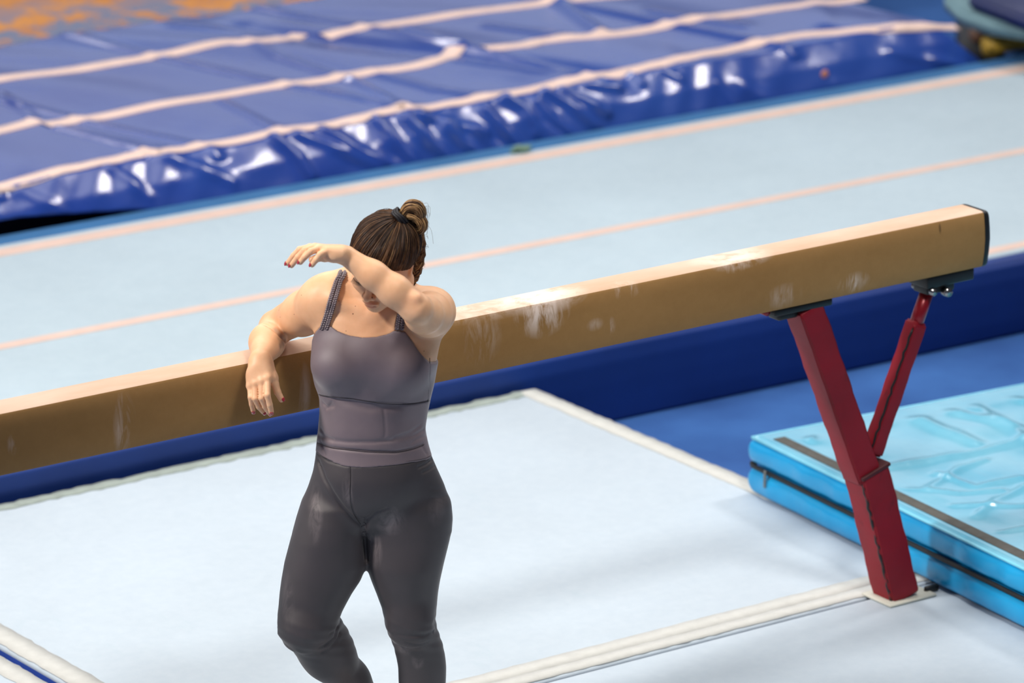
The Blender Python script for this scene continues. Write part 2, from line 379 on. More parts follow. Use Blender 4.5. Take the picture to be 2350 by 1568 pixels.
# ------------------------------------------------------------------ things at the upper right corner
def slab(name, label, cat, px_pts, z0, z1, m, bev=.02):
    "slab whose top outline is given by ground points"
    pts = [on_z(px, py, z1) for px, py in px_pts]
    bm = bmesh.new(); vs = [bm.verts.new((p_[0], p_[1], z1)) for p_ in pts]; f = bm.faces.new(vs)
    r = bmesh.ops.extrude_face_region(bm, geom=[f]); 
    for v in [e for e in r['geom'] if isinstance(e, bmesh.types.BMVert)]: v.co.z = z0
    bmesh.ops.recalc_face_normals(bm, faces=bm.faces)
    if bev: bmesh.ops.bevel(bm, geom=list(bm.edges), offset=bev, segments=3, affect='EDGES')
    bm.verts.index_update(); c = sum((Vector(v.co) for v in bm.verts), Vector())/len(bm.verts); c.z = z0
    g = Geo(); g.add([tuple(v.co-c) for v in bm.verts], [tuple(v.index for v in f_.verts) for f_ in bm.faces]); bm.free()
    o = g.obj(name, m); o.location = c; return tag(o, label, cat)
M_dark = mat_simple('dark_rubber', srgb(14, 20, 26), .6)
slab('equipment_base', 'black equipment base in the upper right corner under the teal mat', 'equipment', [(2212,130),(2420,112),(2420,20),(2195,10)], -.19, .022, M_dark)
slab('folded_mat', 'dark navy folded mat at the top edge of the upper right corner', 'mat', [(2225,-10),(2350,38),(2500,70),(2500,-60),(2225,-60)], .262, .32, mat_simple('navy_pad', srgb(12, 30, 84), .5), .015)
slab('gym_pad', 'grey teal pad curving below the dark navy mat, upper right corner', 'mat', [(2165,-10),(2200,22),(2270,46),(2350,58),(2500,66),(2500,-20),(2200,-40)], .19, .255, mat_simple('teal_grey', srgb(112, 146, 156), .7), .015)
slab('pad_stand', 'dark stand block beneath the teal pad, upper right corner', 'stand', [(2235,-18),(2300,2),(2500,12),(2500,-40),(2235,-50)], .024, .188, M_dark, .01)
a = on_z(2264, 109, .068); b = on_z(2450, 84, .068)
g = tube(spline([a, (a+b)/2+np.array([0, 0, .01]), b], 12), .045, 14); c0 = (a+b)/2; g.V = [tuple(np.array(v)-np.array([c0[0], c0[1], .068])) for v in g.V]
o = g.obj('padded_bar', mat_simple('yellow_pad', srgb(232, 190, 70), .5)); o.location = (c0[0], c0[1], .069)
tag(o, 'yellow padded bar lying at the right behind the safety mat corner', 'bar')
p = on_z(2242, 78, .06); g = ellipsoid((0, 0, 0), (.035, .035, .035), 18); o = g.obj('ball', mat_simple('brown_ball', srgb(120, 90, 70), .5)); o.location = (p[0], p[1], .058)
tag(o, 'small brown round knob beside the yellow padded bar', 'knob')
a = on_z(2330, 122, .05); o = bevel_box(0, 0, 0, .16, .05, .05, .01).obj('padded_block', mat_simple('blue_strip', srgb(30, 70, 120), .6)); o.location = (a[0], a[1]-.045, .048)
tag(o, 'short dark blue padded block in front of the yellow padded bar', 'block')

# ------------------------------------------------------------------ turquoise landing mat
LM = np.array([-.024, .938, .004]); e1 = np.array([-.0778, -.997, 0]); e2 = np.array([.997, -.0778, 0]); LH = .182
root = tag(empty('landing_mat', tuple(LM), math.atan2(e2[1], e2[0])), 'turquoise blue zippered landing mat behind the red beam leg', 'mat')
# local: x along e2, y along -e1 (so mat spans y 0..-L)
LX, LY = 1.7, 2.6
def lm_color(name, a, b, rough, coat):
    t = NT(name); t.set(Roughness=rough, Specular_IOR_Level=.5, Coat_Weight=coat, Coat_Roughness=.15)
    t.color(t.ramp(t.noise(2.5, 4), .3, .7, a, b)); t.bump(t.noise(16, 3, .6, t.mapping((1, .4, .4))), .35, .01); return t.m
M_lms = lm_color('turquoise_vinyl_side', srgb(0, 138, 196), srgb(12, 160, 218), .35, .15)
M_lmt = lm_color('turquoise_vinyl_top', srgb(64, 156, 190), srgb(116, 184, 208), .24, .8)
def half(z0, z1, name):
    "one half of the mat: a puffy closed slab"
    bm = bmesh.new(); bmesh.ops.create_cube(bm, size=1)
    for v in bm.verts: v.co = Vector(((v.co.x+.5)*LX, -(v.co.y+.5)*LY, z0+(v.co.z+.5)*(z1-z0)))
    bmesh.ops.recalc_face_normals(bm, faces=bm.faces)
    bmesh.ops.bevel(bm, geom=list(bm.edges), offset=.018, segments=4, profile=.5, affect='EDGES')
    bmesh.ops.bisect_plane(bm, geom=list(bm.verts)+list(bm.edges)+list(bm.faces), plane_co=(0,-1,0), plane_no=(0,1,0))
    for k in range(1, 90):
        bmesh.ops.bisect_plane(bm, geom=list(bm.verts)+list(bm.edges)+list(bm.faces), plane_co=(0,-LY*k/90,0), plane_no=(0,1,0))
    for k in range(1, 6):
        bmesh.ops.bisect_plane(bm, geom=list(bm.verts)+list(bm.edges)+list(bm.faces), plane_co=(0,0,z0+(z1-z0)*k/6), plane_no=(0,0,1))
    for v in bm.verts:
        x, y, z = v.co; f = math.sin(math.pi*min(1, max(0, (z-z0)/(z1-z0))))
        bul = .010*f+.0045*f*math.sin(y*23+3*math.sin(y*7+z0*30))+.002*f*math.sin(y*61+z*40)
        if x < .03: v.co.x -= bul
        if y > -.03: v.co.y += bul
    bm.verts.index_update(); g = Geo(); g.add([tuple(v.co) for v in bm.verts], [tuple(v.index for v in f.verts) for f in bm.faces]); bm.free()
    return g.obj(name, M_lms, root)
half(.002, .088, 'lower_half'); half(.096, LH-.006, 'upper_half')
# top sheet with wrinkles; fold lines given where the photo shows them
def lm_xy(px, py):
    p = on_z(px, py, LH)-LM; return np.array([p@e2, -(p@e1)])
lf = [([(2010,930),(2100,965),(2240,1020)], .022, .007), ([(2105,912),(2190,950),(2330,985)], .020, .008), ([(2180,900),(2260,950),(2350,1010)], .02, .007), ([(1840,985),(1862,1018)], .014, .007),
      ([(1950,1000),(2000,965)], .02, .005), ([(2040,1075),(2200,1050),(2350,1015)], .018, .006), ([(2130,1125),(2200,1080),(2260,1060)], .012, .004), ([(2060,1125),(2200,1135),(2300,1128)], .012, .004),
      ([(2190,1165),(2350,1165)], .012, .004), ([(2240,1190),(2290,1150),(2350,1120)], .012, .004), ([(2290,1225),(2350,1216)], .01, .004), ([(2250,888),(2350,925)], .02, .006), ([(1900,960),(1935,990)], .014, .006),
      ([(1980,945),(2020,975)], .014, .006), ([(2150,1090),(2240,1120),(2340,1100)], .012, .004)]
LF = [(np.array([lm_xy(*p) for p in pl]), w_, h_) for pl, w_, h_ in lf]
def topf(u, v):
    x = .006+(LX-.012)*u; y = -.006-(LY-.012)*v
    d = .002*np.sin(x*17+y*9)+.0015*np.sin(y*31-x*21+2*np.sin(x*9))
    for pl, w_, h_ in LF: d = d+h_*1.5*np.exp(-(segdist(x, y, pl)/(w_*1.3))**2)
    e = np.minimum(np.minimum(x, LX-x), np.minimum(-y, LY+y)); k = np.clip((e-.09)/.06, 0, 1)
    r = np.clip(e/.02, 0, 1)
    return np.stack([x, y, LH-.016+.016*np.sqrt(np.clip(1-(1-r)**2, 0, 1))+d*k], -1)
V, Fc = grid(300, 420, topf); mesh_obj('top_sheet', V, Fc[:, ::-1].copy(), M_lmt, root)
g = bevel_box(.055, -LY/2-.03, LH+.0008, .042, LY-.07, .003, .001, 1); g.obj('velcro_strip', mat_simple('grey_velcro', srgb(78, 78, 74), .9, .15, 40, .5, 300), root)
M_zip = mat_simple('black_zip', srgb(20, 20, 22), .6)
g = bevel_box(-.004, -LY/2, .092, .012, LY-.02, .012, .002, 1); bevel_box(LX/2, .004, .092, LX, .010, .012, .002, 1, geo=g); g.obj('zipper', M_zip, root)
M_pipe = mat_simple('pale_turquoise_piping', srgb(120, 200, 225), .35)
g = tube([(0, -.01, LH-.006), (-.0, -LY+.02, LH-.006)], .0045, 8); tube([(.0, -.002, LH-.006), (LX, -.002, LH-.006)], .0045, 8, geo=g); g.obj('piping', M_pipe, root)
g = bevel_box(-.017, -.10, .088, .006, .012, .03, .002, 1); bevel_box(-.018, -.10, .062, .004, .010, .026, .0015, 1, geo=g); g.obj('zip_pull', mat_simple('metal_pull', srgb(130, 130, 125), .35, Metallic=.8), root)

# ------------------------------------------------------------------ balance beam
BH_ = 1.10; BT = .162
def mat_beam():
    t = NT('tan_suede'); t.set(Roughness=.9, Specular_IOR_Level=.15, Sheen_Weight=.15)
    base = t.ramp(t.noise(1.6, 5, .6, t.mapping((.6, 1, 1.5))), .3, .72, srgb(148, 110, 62), srgb(174, 134, 82))
    fine = t.ramp(t.noise(40, 5, .7), .3, .7, (.93, .92, .90, 1), (1, 1, 1, 1)); c = t.mix(1, base, fine, 'MULTIPLY')
    # top is mixed paler, unevenly (geometry normal picks the upper face)
    gn = t.n('ShaderNodeTexCoord'); sp = t.n('ShaderNodeSeparateXYZ'); t.l(gn.outputs['Normal'], sp.inputs[0])
    up = t.ramp(sp.outputs[2], .6, .95)
    c = t.mix(t.math('MULTIPLY', up, t.math('MULTIPLY', t.math('ADD', t.ramp(t.noise(3.5, 5, .6, t.mapping((.35, 1, 1))), .35, .7), .75), .46)), c, srgb(232, 206, 190))
    # chalk prints
    def chalk(cx_, cy_, cz_, r, amt, stretch=(30, 30, 6), lo=.45, hi=.62):
        nonlocal c
        m = t.math('MULTIPLY', t.blob((cx_, cy_, cz_), r, .7), t.ramp(t.noise(1, 4, .7, t.mapping(stretch), .6), lo, hi))
        c = t.mix(t.math('MULTIPLY', m, amt), c, srgb(240, 222, 208))
    for (px, py, rx_, rz_, amt, dr) in ((1245,715,.095,.075,.85,0), (1440,665,.05,.03,.5,0), (1960,650,.06,.035,.6,0), (1690,612,.06,.02,.6,0), (285,975,.035,.09,.45,0), (700,905,.02,.09,.3,0), (1105,770,.07,.09,.25,0), (1800,680,.07,.04,.3,0), (1400,750,.02,.03,.3,0), (1365,745,.03,.02,.3,0),(30,1020,.02,.03,.3,0)):
        p = on_y(px, py, -.058); chalk(p[0], -.058, p[2]-BH_, (rx_, .06, rz_), amt)
    p = on_z(1245, 685, BH_); chalk(p[0], 0, 0, (.16, .09, .05), 1.0, (14, 20, 14), .32, .5)
    p = on_z(1690, 595, BH_); chalk(p[0], 0, 0, (.14, .09, .03), .8, (14, 20, 14), .38, .55)
    p = on_z(1100, 700, BH_); chalk(p[0], 0, 0, (.22, .09, .03), .5, (14, 20, 14), .4, .6)
    # small dark nick near the right end
    p = on_y(2159, 525, -.058); m = t.blob((p[0], -.058, p[2]-BH_), (.005, .05, .018), .5); c = t.mix(t.math('MULTIPLY', m, .6), c, srgb(60, 40, 20))
    t.color(c); t.bump(t.noise(220, 4), .15, .002); return t.m
beam = tag(empty('balance_beam', (0, 0, 0)), 'long tan suede balance beam on red padded legs that the woman leans on', 'balance beam')
L = 5.0; half_p = [(.040, BH_), (.049, BH_-.003), (.0525, BH_-.009), (.058, BH_-.045), (.0605, BH_-.08), (.058, BH_-.118), (.0525, BH_-BT+.009), (.049, BH_-BT+.003), (.040, BH_-BT)]
ringp = [(-y, z) for y, z in half_p] + [(y, z) for y, z in half_p[::-1]]
n = len(ringp); g = Geo(); V = []; xs = np.linspace(0, -L, 60)
for x in xs: V += [(x, y, z-BH_) for y, z in ringp]
Fq = [(i*n+j, (i+1)*n+j, (i+1)*n+(j+1) % n, i*n+(j+1) % n) for i in range(len(xs)-1) for j in range(n)]; Fq += [tuple(range(n)), tuple(range(len(xs)*n-1, (len(xs)-1)*n-1, -1))]
g.add(V, Fq); o = g.obj('beam_body', mat_beam(), beam); o.location = (0, 0, BH_)
mod = o.modifiers.new('es', 'EDGE_SPLIT'); mod.split_angle = math.radians(40)
M_black = mat_simple('black_rubber', srgb(16, 18, 20), .5)
def endcap(sgn, x0):
    V = []; st = ((0, 1.0), (.008, 1.005), (.018, .97), (.025, .86), (.028, .6))
    for dx, sc in st: V += [(x0+sgn*dx, y*sc, BH_-BT/2+(z-(BH_-BT/2))*sc) for y, z in ringp]
    Fq = [(i*n+j, (i+1)*n+j, (i+1)*n+(j+1) % n, i*n+(j+1) % n) for i in range(4) for j in range(n)]+[tuple(range(4*n, 5*n))]
    g = Geo(); g.add(V, Fq); return g.obj('end_cap', M_black, beam)
endcap(1, .0005); endcap(-1, -L-.0005)
def mat_red():
    t = NT('red_vinyl_sleeve'); t.set(Roughness=.55, Specular_IOR_Level=.35)
    base = t.ramp(t.noise(5, 4), .3, .7, srgb(122, 8, 26), srgb(146, 14, 34)); sc = t.ramp(t.noise(14, 5, .75, t.mapping((1, 1, .5))), .60, .68)
    t.color(t.mix(t.math('MULTIPLY', sc, .35), base, srgb(70, 12, 22))); t.bump(t.noise(24, 4, .6), .2, .004); return t.m
M_red = mat_red(); M_paint = mat_simple('red_painted_steel', srgb(140, 20, 34), .3, .08, 10, Metallic=.2); M_steel = mat_simple('bright_steel', srgb(150, 150, 150), .25, .05, 10, Metallic=1.0)
def sleeve(a, b, w_, d_, name, seam=True, taper=1.0, wob=.0009, seamx=-.5):
    "padded square sleeve between two points, with a zip seam running down the front"
    M, Ln = frame_from(a, b, (0, 1, 0)); bm = bmesh.new(); bmesh.ops.create_cube(bm, size=1)
    for v in bm.verts:
        k = 1+(taper-1)*(v.co.z+.5); v.co = Vector((v.co.x*d_*k, v.co.y*w_*k, (v.co.z+.5)*Ln))
    bmesh.ops.bevel(bm, geom=list(bm.edges), offset=.006, segments=3, affect='EDGES')
    for k in range(1, 24): bmesh.ops.bisect_plane(bm, geom=list(bm.verts)+list(bm.edges)+list(bm.faces), plane_co=(0, 0, Ln*k/24), plane_no=(0, 0, 1))
    for v in bm.verts:
        s = wob*(math.sin(v.co.z*40+v.co.x*30)+.6*math.sin(v.co.z*95+v.co.y*60)); v.co.x *= 1+s/d_*2; v.co.y *= 1+s/w_*1.5
    for v in bm.verts: v.co = M@v.co
    bm.verts.index_update(); g = Geo(); g.add([tuple(v.co) for v in bm.verts], [tuple(v.index for v in f.verts) for f in bm.faces]); bm.free()
    o = g.obj(name, M_red, beam); wn = o.modifiers.new('wn', 'WEIGHTED_NORMAL'); wn.keep_sharp = False; wn.weight = 90
    return M, Ln
def seamline(M, Ln, x, y, parent, z0=.02, z1=None, r=.0045):
    z1 = z1 or Ln-.02; pts = [M@Vector((x+.002*math.sin(k*1.9), y+.0016*math.sin(k*2.7), z0+(z1-z0)*k/24)) for k in range(25)]
    return tube(pts, r, 6).obj('zip_seam', M_black, parent)
def leg(xf, sg):
    "one end support; xf(x) maps right-end coordinates to this end"
    X = lambda x: xf(x)
    top = (X(-.598), 0, BH_-BT-.012); joint = (X(-.372), 0, .385); foot = (X(-.238), 0, .006)
    M, Ln = sleeve(joint, top, .080, .082, 'leg_sleeve')
    j2 = (X(-.385), 0, .43)
    M2, L2 = sleeve(foot, (X(-.362), 0, .412), .094, .098, 'foot_sleeve')
    # seams sit on the edge facing the room; frame x,y axes follow frame_from
    for (Mx, Lx, dx, wy) in ((M2, L2, .049, .047),):
        best = None
        for sx in (-1, 1):
            for sy in (-1, 1):
                p = Mx@Vector((sx*dx, sy*wy, Lx/2)); d = (Vector(tuple(CAM))-p).normalized(); s = d.dot((p-Mx@Vector((0, 0, Lx/2))).normalized())
                if best is None or s > best[0]: best = (s, sx, sy)
        seamline(Mx, Lx, best[1]*(dx-.002), best[2]*(wy-.010), beam)
    g = Geo(); M3, L3 = frame_from(foot, (X(-.362), 0, .412), (0, 1, 0))
    bevel_box(0, 0, L2-.004, .104, .100, .012, .004, 2, M=M3, geo=g); g.obj('sleeve_hem', mat_simple('dark_red_hem', srgb(70, 10, 20), .6), beam)
    # brace
    bt = (X(-.150), .0, BH_-BT-.045); bb = (X(-.338), .005, .44)
    Bt, Bb = Vector(bt), Vector(bb); mid = Bt.lerp(Bb, .20)
    M4, L4 = sleeve(tuple(Bb), tuple(mid), .046, .050, 'brace_sleeve', wob=.0007)
    best = None
    for sx in (-1, 1):
        for sy in (-1, 1):
            p = M4@Vector((sx*.025, sy*.023, L4/2)); d = (Vector(tuple(CAM))-p).normalized(); s = d.dot((p-M4@Vector((0, 0, L4/2))).normalized())
            if best is None or s > best[0]: best = (s, sx, sy)
    seamline(M4, L4, best[1]*.0235, best[2]*.018, beam, r=.0035)
    tube([tuple(Bt), tuple(Bb.lerp(mid, .9))], .0195, 16).obj('brace_tube', M_paint, beam)
    g = tube([tuple(Bt.lerp(Bb, -.02)), tuple(Bt.lerp(Bb, .035))], .024, 16); g.obj('tube_collar', M_paint, beam)
    tube([(X(-.165), -.045, BH_-BT-.045), (X(-.165), .045, BH_-BT-.045)], .010, 10).obj('bolt', M_steel, beam)
    tube([(X(-.118), -.052, BH_-BT-.052), (X(-.118), -.030, BH_-BT-.052)], .013, 12).obj('bolt', M_steel, beam)
    g = bevel_box(X(-.105), 0, BH_-BT-.016, .17, .085, .034, .004, 2); bevel_box(X(-.13), 0, BH_-BT-.040, .10, .06, .03, .004, 2, geo=g); g.obj('bracket', M_black, beam)
    g = bevel_box(X(-.625), 0, BH_-BT-.010, .20, .082, .020, .004, 2); bevel_box(X(-.665), 0, BH_-BT-.028, .07, .05, .026, .008, 2, geo=g); g.obj('bracket', M_black, beam)
    tube([(X(-.742), -.03, BH_-BT-.006), (X(-.742), .03, BH_-BT-.006)], .010, 10).obj('bolt', M_paint, beam)
    bevel_box(X(-.228), 0, .0045, .17, .13, .009, .003, 1).obj('foot_plate', mat_simple('worn_cream_plate', srgb(190, 190, 178), .7), beam)
    g = bevel_box(X(-.135), -.03, .012, .05, .012, .02, .003, 1); g.obj('foot_clip', M_black, beam)
leg(lambda x: x, 1); leg(lambda x: -L-x, -1)
#@@PERSON
# ================================================================== the gymnast
PO = np.array([-2.172, -.2787, 0.0]); PM = np.array([BR, BH, [0, 0, 1.]]); CL = PM@(CAM-PO)
def at(px, py, ly):
    "a point of the body frame (x to the right, y away, z up) seen at a photo pixel, ly metres behind the body's middle"
    v = np.array([0, math.cos(PITCH), -math.sin(PITCH)]) + np.array([(px-CX)/F_PX, 0, 0]) - np.array([0, math.sin(PITCH), math.cos(PITCH)])*(py-CY)/F_PX
    return CL+v*(ly-CL[1])/v[1]
class Field:
    def __init__(s, lo, hi, h):
        s.lo = np.array(lo, float); s.h = h; s.n = np.ceil((np.array(hi)-s.lo)/h).astype(int)+1
        s.D = np.full(s.n, .08, np.float32); s.ax = [s.lo[i]+h*np.arange(s.n[i], dtype=np.float32) for i in range(3)]
    def box(s, lo, hi):
        a = np.clip(np.floor((np.asarray(lo)-s.lo)/s.h).astype(int), 0, s.n); b = np.clip(np.ceil((np.asarray(hi)-s.lo)/s.h).astype(int)+1, 0, s.n)
        sl = tuple(slice(int(i), int(j)) for i, j in zip(a, b))
        return sl, s.ax[0][sl[0]][:, None, None], s.ax[1][sl[1]][None, :, None], s.ax[2][sl[2]][None, None, :]
    def union(s, lo, hi, fn, k):
        m = .03+k; sl, X, Y, Z = s.box(np.asarray(lo)-m, np.asarray(hi)+m)
        if 0 in [x.stop-x.start for x in sl]: return
        d = fn(X, Y, Z).astype(np.float32); a = s.D[sl]
        if k > 0: h = np.clip(k-np.abs(a-d), 0, None)/k; r = np.minimum(a, d)-h*h*k*.25
        else: r = np.minimum(a, d)
        s.D[sl] = r
    def carve(s, lo, hi, fn, k):
        "smooth subtraction"
        m = .02+k; sl, X, Y, Z = s.box(np.asarray(lo)-m, np.asarray(hi)+m)
        d = -fn(X, Y, Z).astype(np.float32); a = s.D[sl]; h = np.clip(k-np.abs(a-d), 0, None)/k
        s.D[sl] = np.maximum(a, d)+h*h*k*.25
    def cone(s, a, b, ra, rb, k=.01):
        a = np.asarray(a, float); b = np.asarray(b, float); ba = b-a; L2 = ba@ba; R = max(ra, rb)
        def fn(X, Y, Z):
            x, y, z = X-a[0], Y-a[1], Z-a[2]; t = np.clip((x*ba[0]+y*ba[1]+z*ba[2])/L2, 0, 1)
            return np.sqrt((x-t*ba[0])**2+(y-t*ba[1])**2+(z-t*ba[2])**2)-(ra+(rb-ra)*t)
        s.union(np.minimum(a, b)-R, np.maximum(a, b)+R, fn, k)
    def ell_fn(s, c, r, M=None):
        c = np.asarray(c, float); r = np.asarray(r, float); M = np.eye(3) if M is None else np.asarray(M)   # M: columns are the ellipsoid axes
        def fn(X, Y, Z):
            x, y, z = X-c[0], Y-c[1], Z-c[2]; u = [(x*M[0, i]+y*M[1, i]+z*M[2, i])/r[i] for i in range(3)]
            k0 = np.sqrt(u[0]**2+u[1]**2+u[2]**2); k1 = np.sqrt((u[0]/r[0])**2+(u[1]/r[1])**2+(u[2]/r[2])**2)+1e-6
            return k0*(k0-1)/k1
        return fn, c-max(r), c+max(r)
    def ell(s, c, r, k=.01, M=None):
        fn, lo, hi = s.ell_fn(c, r, M); s.union(lo, hi, fn, k)
    def cut(s, c, r, k=.005, M=None):
        fn, lo, hi = s.ell_fn(c, r, M); s.carve(lo, hi, fn, k)
    def loft(s, rows, k=.02):
        "rows (z, xl, xr, yc, front, back): a body whose slices are two half-ellipses"
        R = np.array(sorted(rows)); z0, z1 = R[0, 0], R[-1, 0]
        zz = np.linspace(z0, z1, 400); Q = np.stack([np.interp(zz, R[:, 0], R[:, i]) for i in range(1, 6)], 1)
        ker = np.exp(-np.linspace(-2, 2, 25)**2); ker /= ker.sum()
        Q = np.stack([np.convolve(np.pad(Q[:, i], 12, 'edge'), ker, 'valid') for i in range(5)], 1)
        def fn(X, Y, Z):
            zc = np.clip(Z, z0, z1); q = [np.interp(zc.ravel(), zz, Q[:, i]).reshape(zc.shape) for i in range(5)]
            cx = (q[0]+q[1])/2; rx = (q[1]-q[0])/2; ry = np.where(Y < q[2], q[3], q[4])
            x = X-cx; y = Y-q[2]; k0 = np.sqrt((x/rx)**2+(y/ry)**2)+1e-6; k1 = np.sqrt((x/rx**2)**2+(y/ry**2)**2)+1e-6
            d = k0*(k0-1)/k1; dz = Z-zc
            return np.where(dz == 0, d, np.sqrt(np.maximum(d, 0)**2+dz**2)+np.minimum(d, 0)*.0)
        s.union((R[:, 1].min(), (R[:, 3]-R[:, 4]).min(), z0), (R[:, 2].max(), (R[:, 3]+R[:, 5]).max(), z1), fn, k)
def surface_nets(F, smooth=1):
    D = F.D; n = np.array(D.shape)-1; I = D < 0
    s8 = [I[a:a+n[0], b:b+n[1], c:c+n[2]] for a in (0, 1) for b in (0, 1) for c in (0, 1)]
    alls = s8[0].copy(); anys = s8[0].copy()
    for q in s8[1:]: alls &= q; anys |= q
    act = np.argwhere(anys & ~alls); N = len(act); idx = np.full(n, -1, np.int32); idx[tuple(act.T)] = np.arange(N)
    cor = np.array([(a, b, c) for a in (0, 1) for b in (0, 1) for c in (0, 1)])
    val = np.stack([D[act[:, 0]+c[0], act[:, 1]+c[1], act[:, 2]+c[2]] for c in cor], 1)
    P = np.zeros((N, 3)); W = np.zeros(N)
    for i in range(8):
        for j in range(i+1, 8):
            if np.abs(cor[i]-cor[j]).sum() != 1: continue
            m = (val[:, i] < 0) != (val[:, j] < 0); t = val[m, i]/(val[m, i]-val[m, j])
            P[m] += cor[i]+t[:, None]*(cor[j]-cor[i]); W[m] += 1
    V = (act+P/W[:, None])*F.h+F.lo
    Q = []
    for ax in range(3):
        o = [k for k in range(3) if k != ax]; sh = np.array(D.shape); sl0 = [slice(None)]*3; sl1 = [slice(None)]*3
        sl0[ax] = slice(0, -1); sl1[ax] = slice(1, None)
        e = np.argwhere(I[tuple(sl0)] != I[tuple(sl1)]); ok = np.all([(e[:, k] > 0) & (e[:, k] < n[k]) for k in o], axis=0); e = e[ok]
        def cell(d1, d2): c = e.copy(); c[:, o[0]] -= d1; c[:, o[1]] -= d2; return idx[tuple(c.T)]
        q = np.stack([cell(1, 1), cell(0, 1), cell(0, 0), cell(1, 0)], 1); flip = I[tuple(e.T)] == (ax == 1)
        q[flip] = q[flip][:, ::-1]; Q.append(q)
    Q = np.vstack(Q); Q = Q[(Q >= 0).all(1)]
    # light smoothing that keeps volume
    E = np.vstack([Q[:, [0, 1]], Q[:, [1, 2]], Q[:, [2, 3]], Q[:, [3, 0]]]); cnt = np.bincount(E.ravel(), minlength=N)[:, None].astype(float)
    def lap(P):
        A = np.stack([np.bincount(E[:, 0], P[E[:, 1], i], N)+np.bincount(E[:, 1], P[E[:, 0], i], N) for i in range(3)], 1); return A/np.maximum(cnt, 1)-P
    for _ in range(smooth): V = V+.55*lap(V); V = V-.56*lap(V)
    return V, Q
HS = 5
def rotm(a, b, c):
    ca, sa = math.cos(a), math.sin(a); cb, sb = math.cos(b), math.sin(b); cc, sc = math.cos(c), math.sin(c)
    return np.array([[cc,-sc,0],[sc,cc,0],[0,0,1]])@np.array([[cb,0,sb],[0,1,0],[-sb,0,cb]])@np.array([[1,0,0],[0,ca,-sa],[0,sa,ca]])
# ------------------------------------------------------------------ trunk and legs
B = Field((-.36, -.34, -.012), (.26, .40, 1.58), .0027)
def rows(lst): return [(at((a+b)/2, py, yc)[2], at(a, py, yc)[0], at(b, py, yc)[0], yc, f, bk) for py, a, b, yc, f, bk in lst]
B.loft(rows([(668,775,935,.02,.045,.055),(690,748,985,.01,.060,.070),(720,728,1024,.0,.072,.082),(760,722,1018,-.005,.085,.088),(800,719,1007,-.01,.092,.085),(840,718,1000,-.01,.094,.085),
  (880,725,993,-.01,.088,.080),(912,737,985,-.005,.080,.078),(950,737,977,0,.076,.076),(985,734,972,0,.078,.078),(1020,730,979,0,.083,.086),(1050,727,988,.0,.087,.098),
  (1080,722,1001,.0,.088,.11),(1115,711,1017,.005,.088,.12),(1150,699,1028,.01,.086,.12),(1190,688,1032,.01,.080,.115),(1215,684,1028,.01,.055,.09)]), 0)
# left-of-picture thigh, the bent leg
B.loft(rows([(1110,728,828,.005,.045,.05),(1150,699,838,0,.078,.098),(1190,685,838,-.004,.083,.096),(1230,672,837,-.008,.084,.092),(1290,656,841,-.015,.080,.085),(1330,649,825,-.02,.076,.078),(1360,645,805,-.025,.072,.070),
  (1395,642,786,-.03,.067,.062),(1425,641,773,-.035,.062,.058),(1440,642,770,-.035,.060,.056)]), .018)
Kn = at(704, 1442, -.035); An = Kn+np.array([.165, .17, -.29])
B.ell(at(700, 1438, -.055), (.058, .05, .058), .02)
cf = Kn+(An-Kn)*.33
B.cone(Kn, cf, .060, .0570, .03); B.cone(cf, Kn+(An-Kn)*.62, .0570, .044, .03); B.cone(Kn+(An-Kn)*.62, An, .044, .031, .03); B.ell((Kn+cf)/2+np.array([.01, .02, 0]), (.055, .055, .07), .04)
toe = An+np.array([-.02, -.115, -.105]); B.cone(An+np.array([0, .02, .0]), toe, .030, .022, .02); B.cone(toe, toe+np.array([0, -.045, -.002]), .021, .015, .015)
# right-of-picture leg, nearly straight
B.loft(rows([(1110,850,992,.005,.045,.05),(1150,838,1028,.01,.082,.118),(1190,838,1032,.01,.086,.116),(1230,837,1031,.01,.088,.108),(1290,841,1016,.0,.086,.098),(1330,855,1007,.0,.080,.090),(1360,867,1002,.0,.074,.080),
  (1395,880,999,.0,.068,.070),(1425,886,996,.0,.063,.063),(1450,893,1002,.0,.060,.060),(1480,906,1013,.008,.052,.064),(1510,913,1019,.014,.049,.068),(1530,917,1021,.016,.047,.068),(1568,918,1020,.02,.044,.065)])
  + [(.19,.055,.150,.03,.038,.052),(.13,.068,.138,.035,.034,.040),(.08,.072,.134,.035,.033,.038)], .018)
B.cone((.103, .07, .040), (.098, -.02, .044), .034, .034, .02); B.cone((.098, -.02, .042), (.088, -.12, .027), .034, .022, .02); B.cone((.075, -.12, .027), (.105, -.12, .026), .022, .019, .01)
B.ell(at(940, 1432, -.045), (.050, .03, .05), .03)
# buttocks, belly, bust
B.ell(at(785, 1110, .075), (.068, .055, .08), .04); B.ell(at(930, 1112, .085), (.070, .055, .085), .04)
B.ell(at(850, 1110, -.055), (.085, .045, .07), .05); B.ell(at(845, 980, -.045), (.075, .04, .08), .05)
B.ell(at(778, 838, -.064), (.064, .056, .060), .03); B.ell(at(922, 846, -.064), (.066, .056, .060), .03)
B.ell(at(850, 830, -.07), (.05, .035, .055), .03)
# groin crease
for pl in ([(737,1078),(765,1130),(800,1182),(832,1208)], [(836,1210),(848,1180),(870,1168)], [(835,1210),(838,1290)]): pass
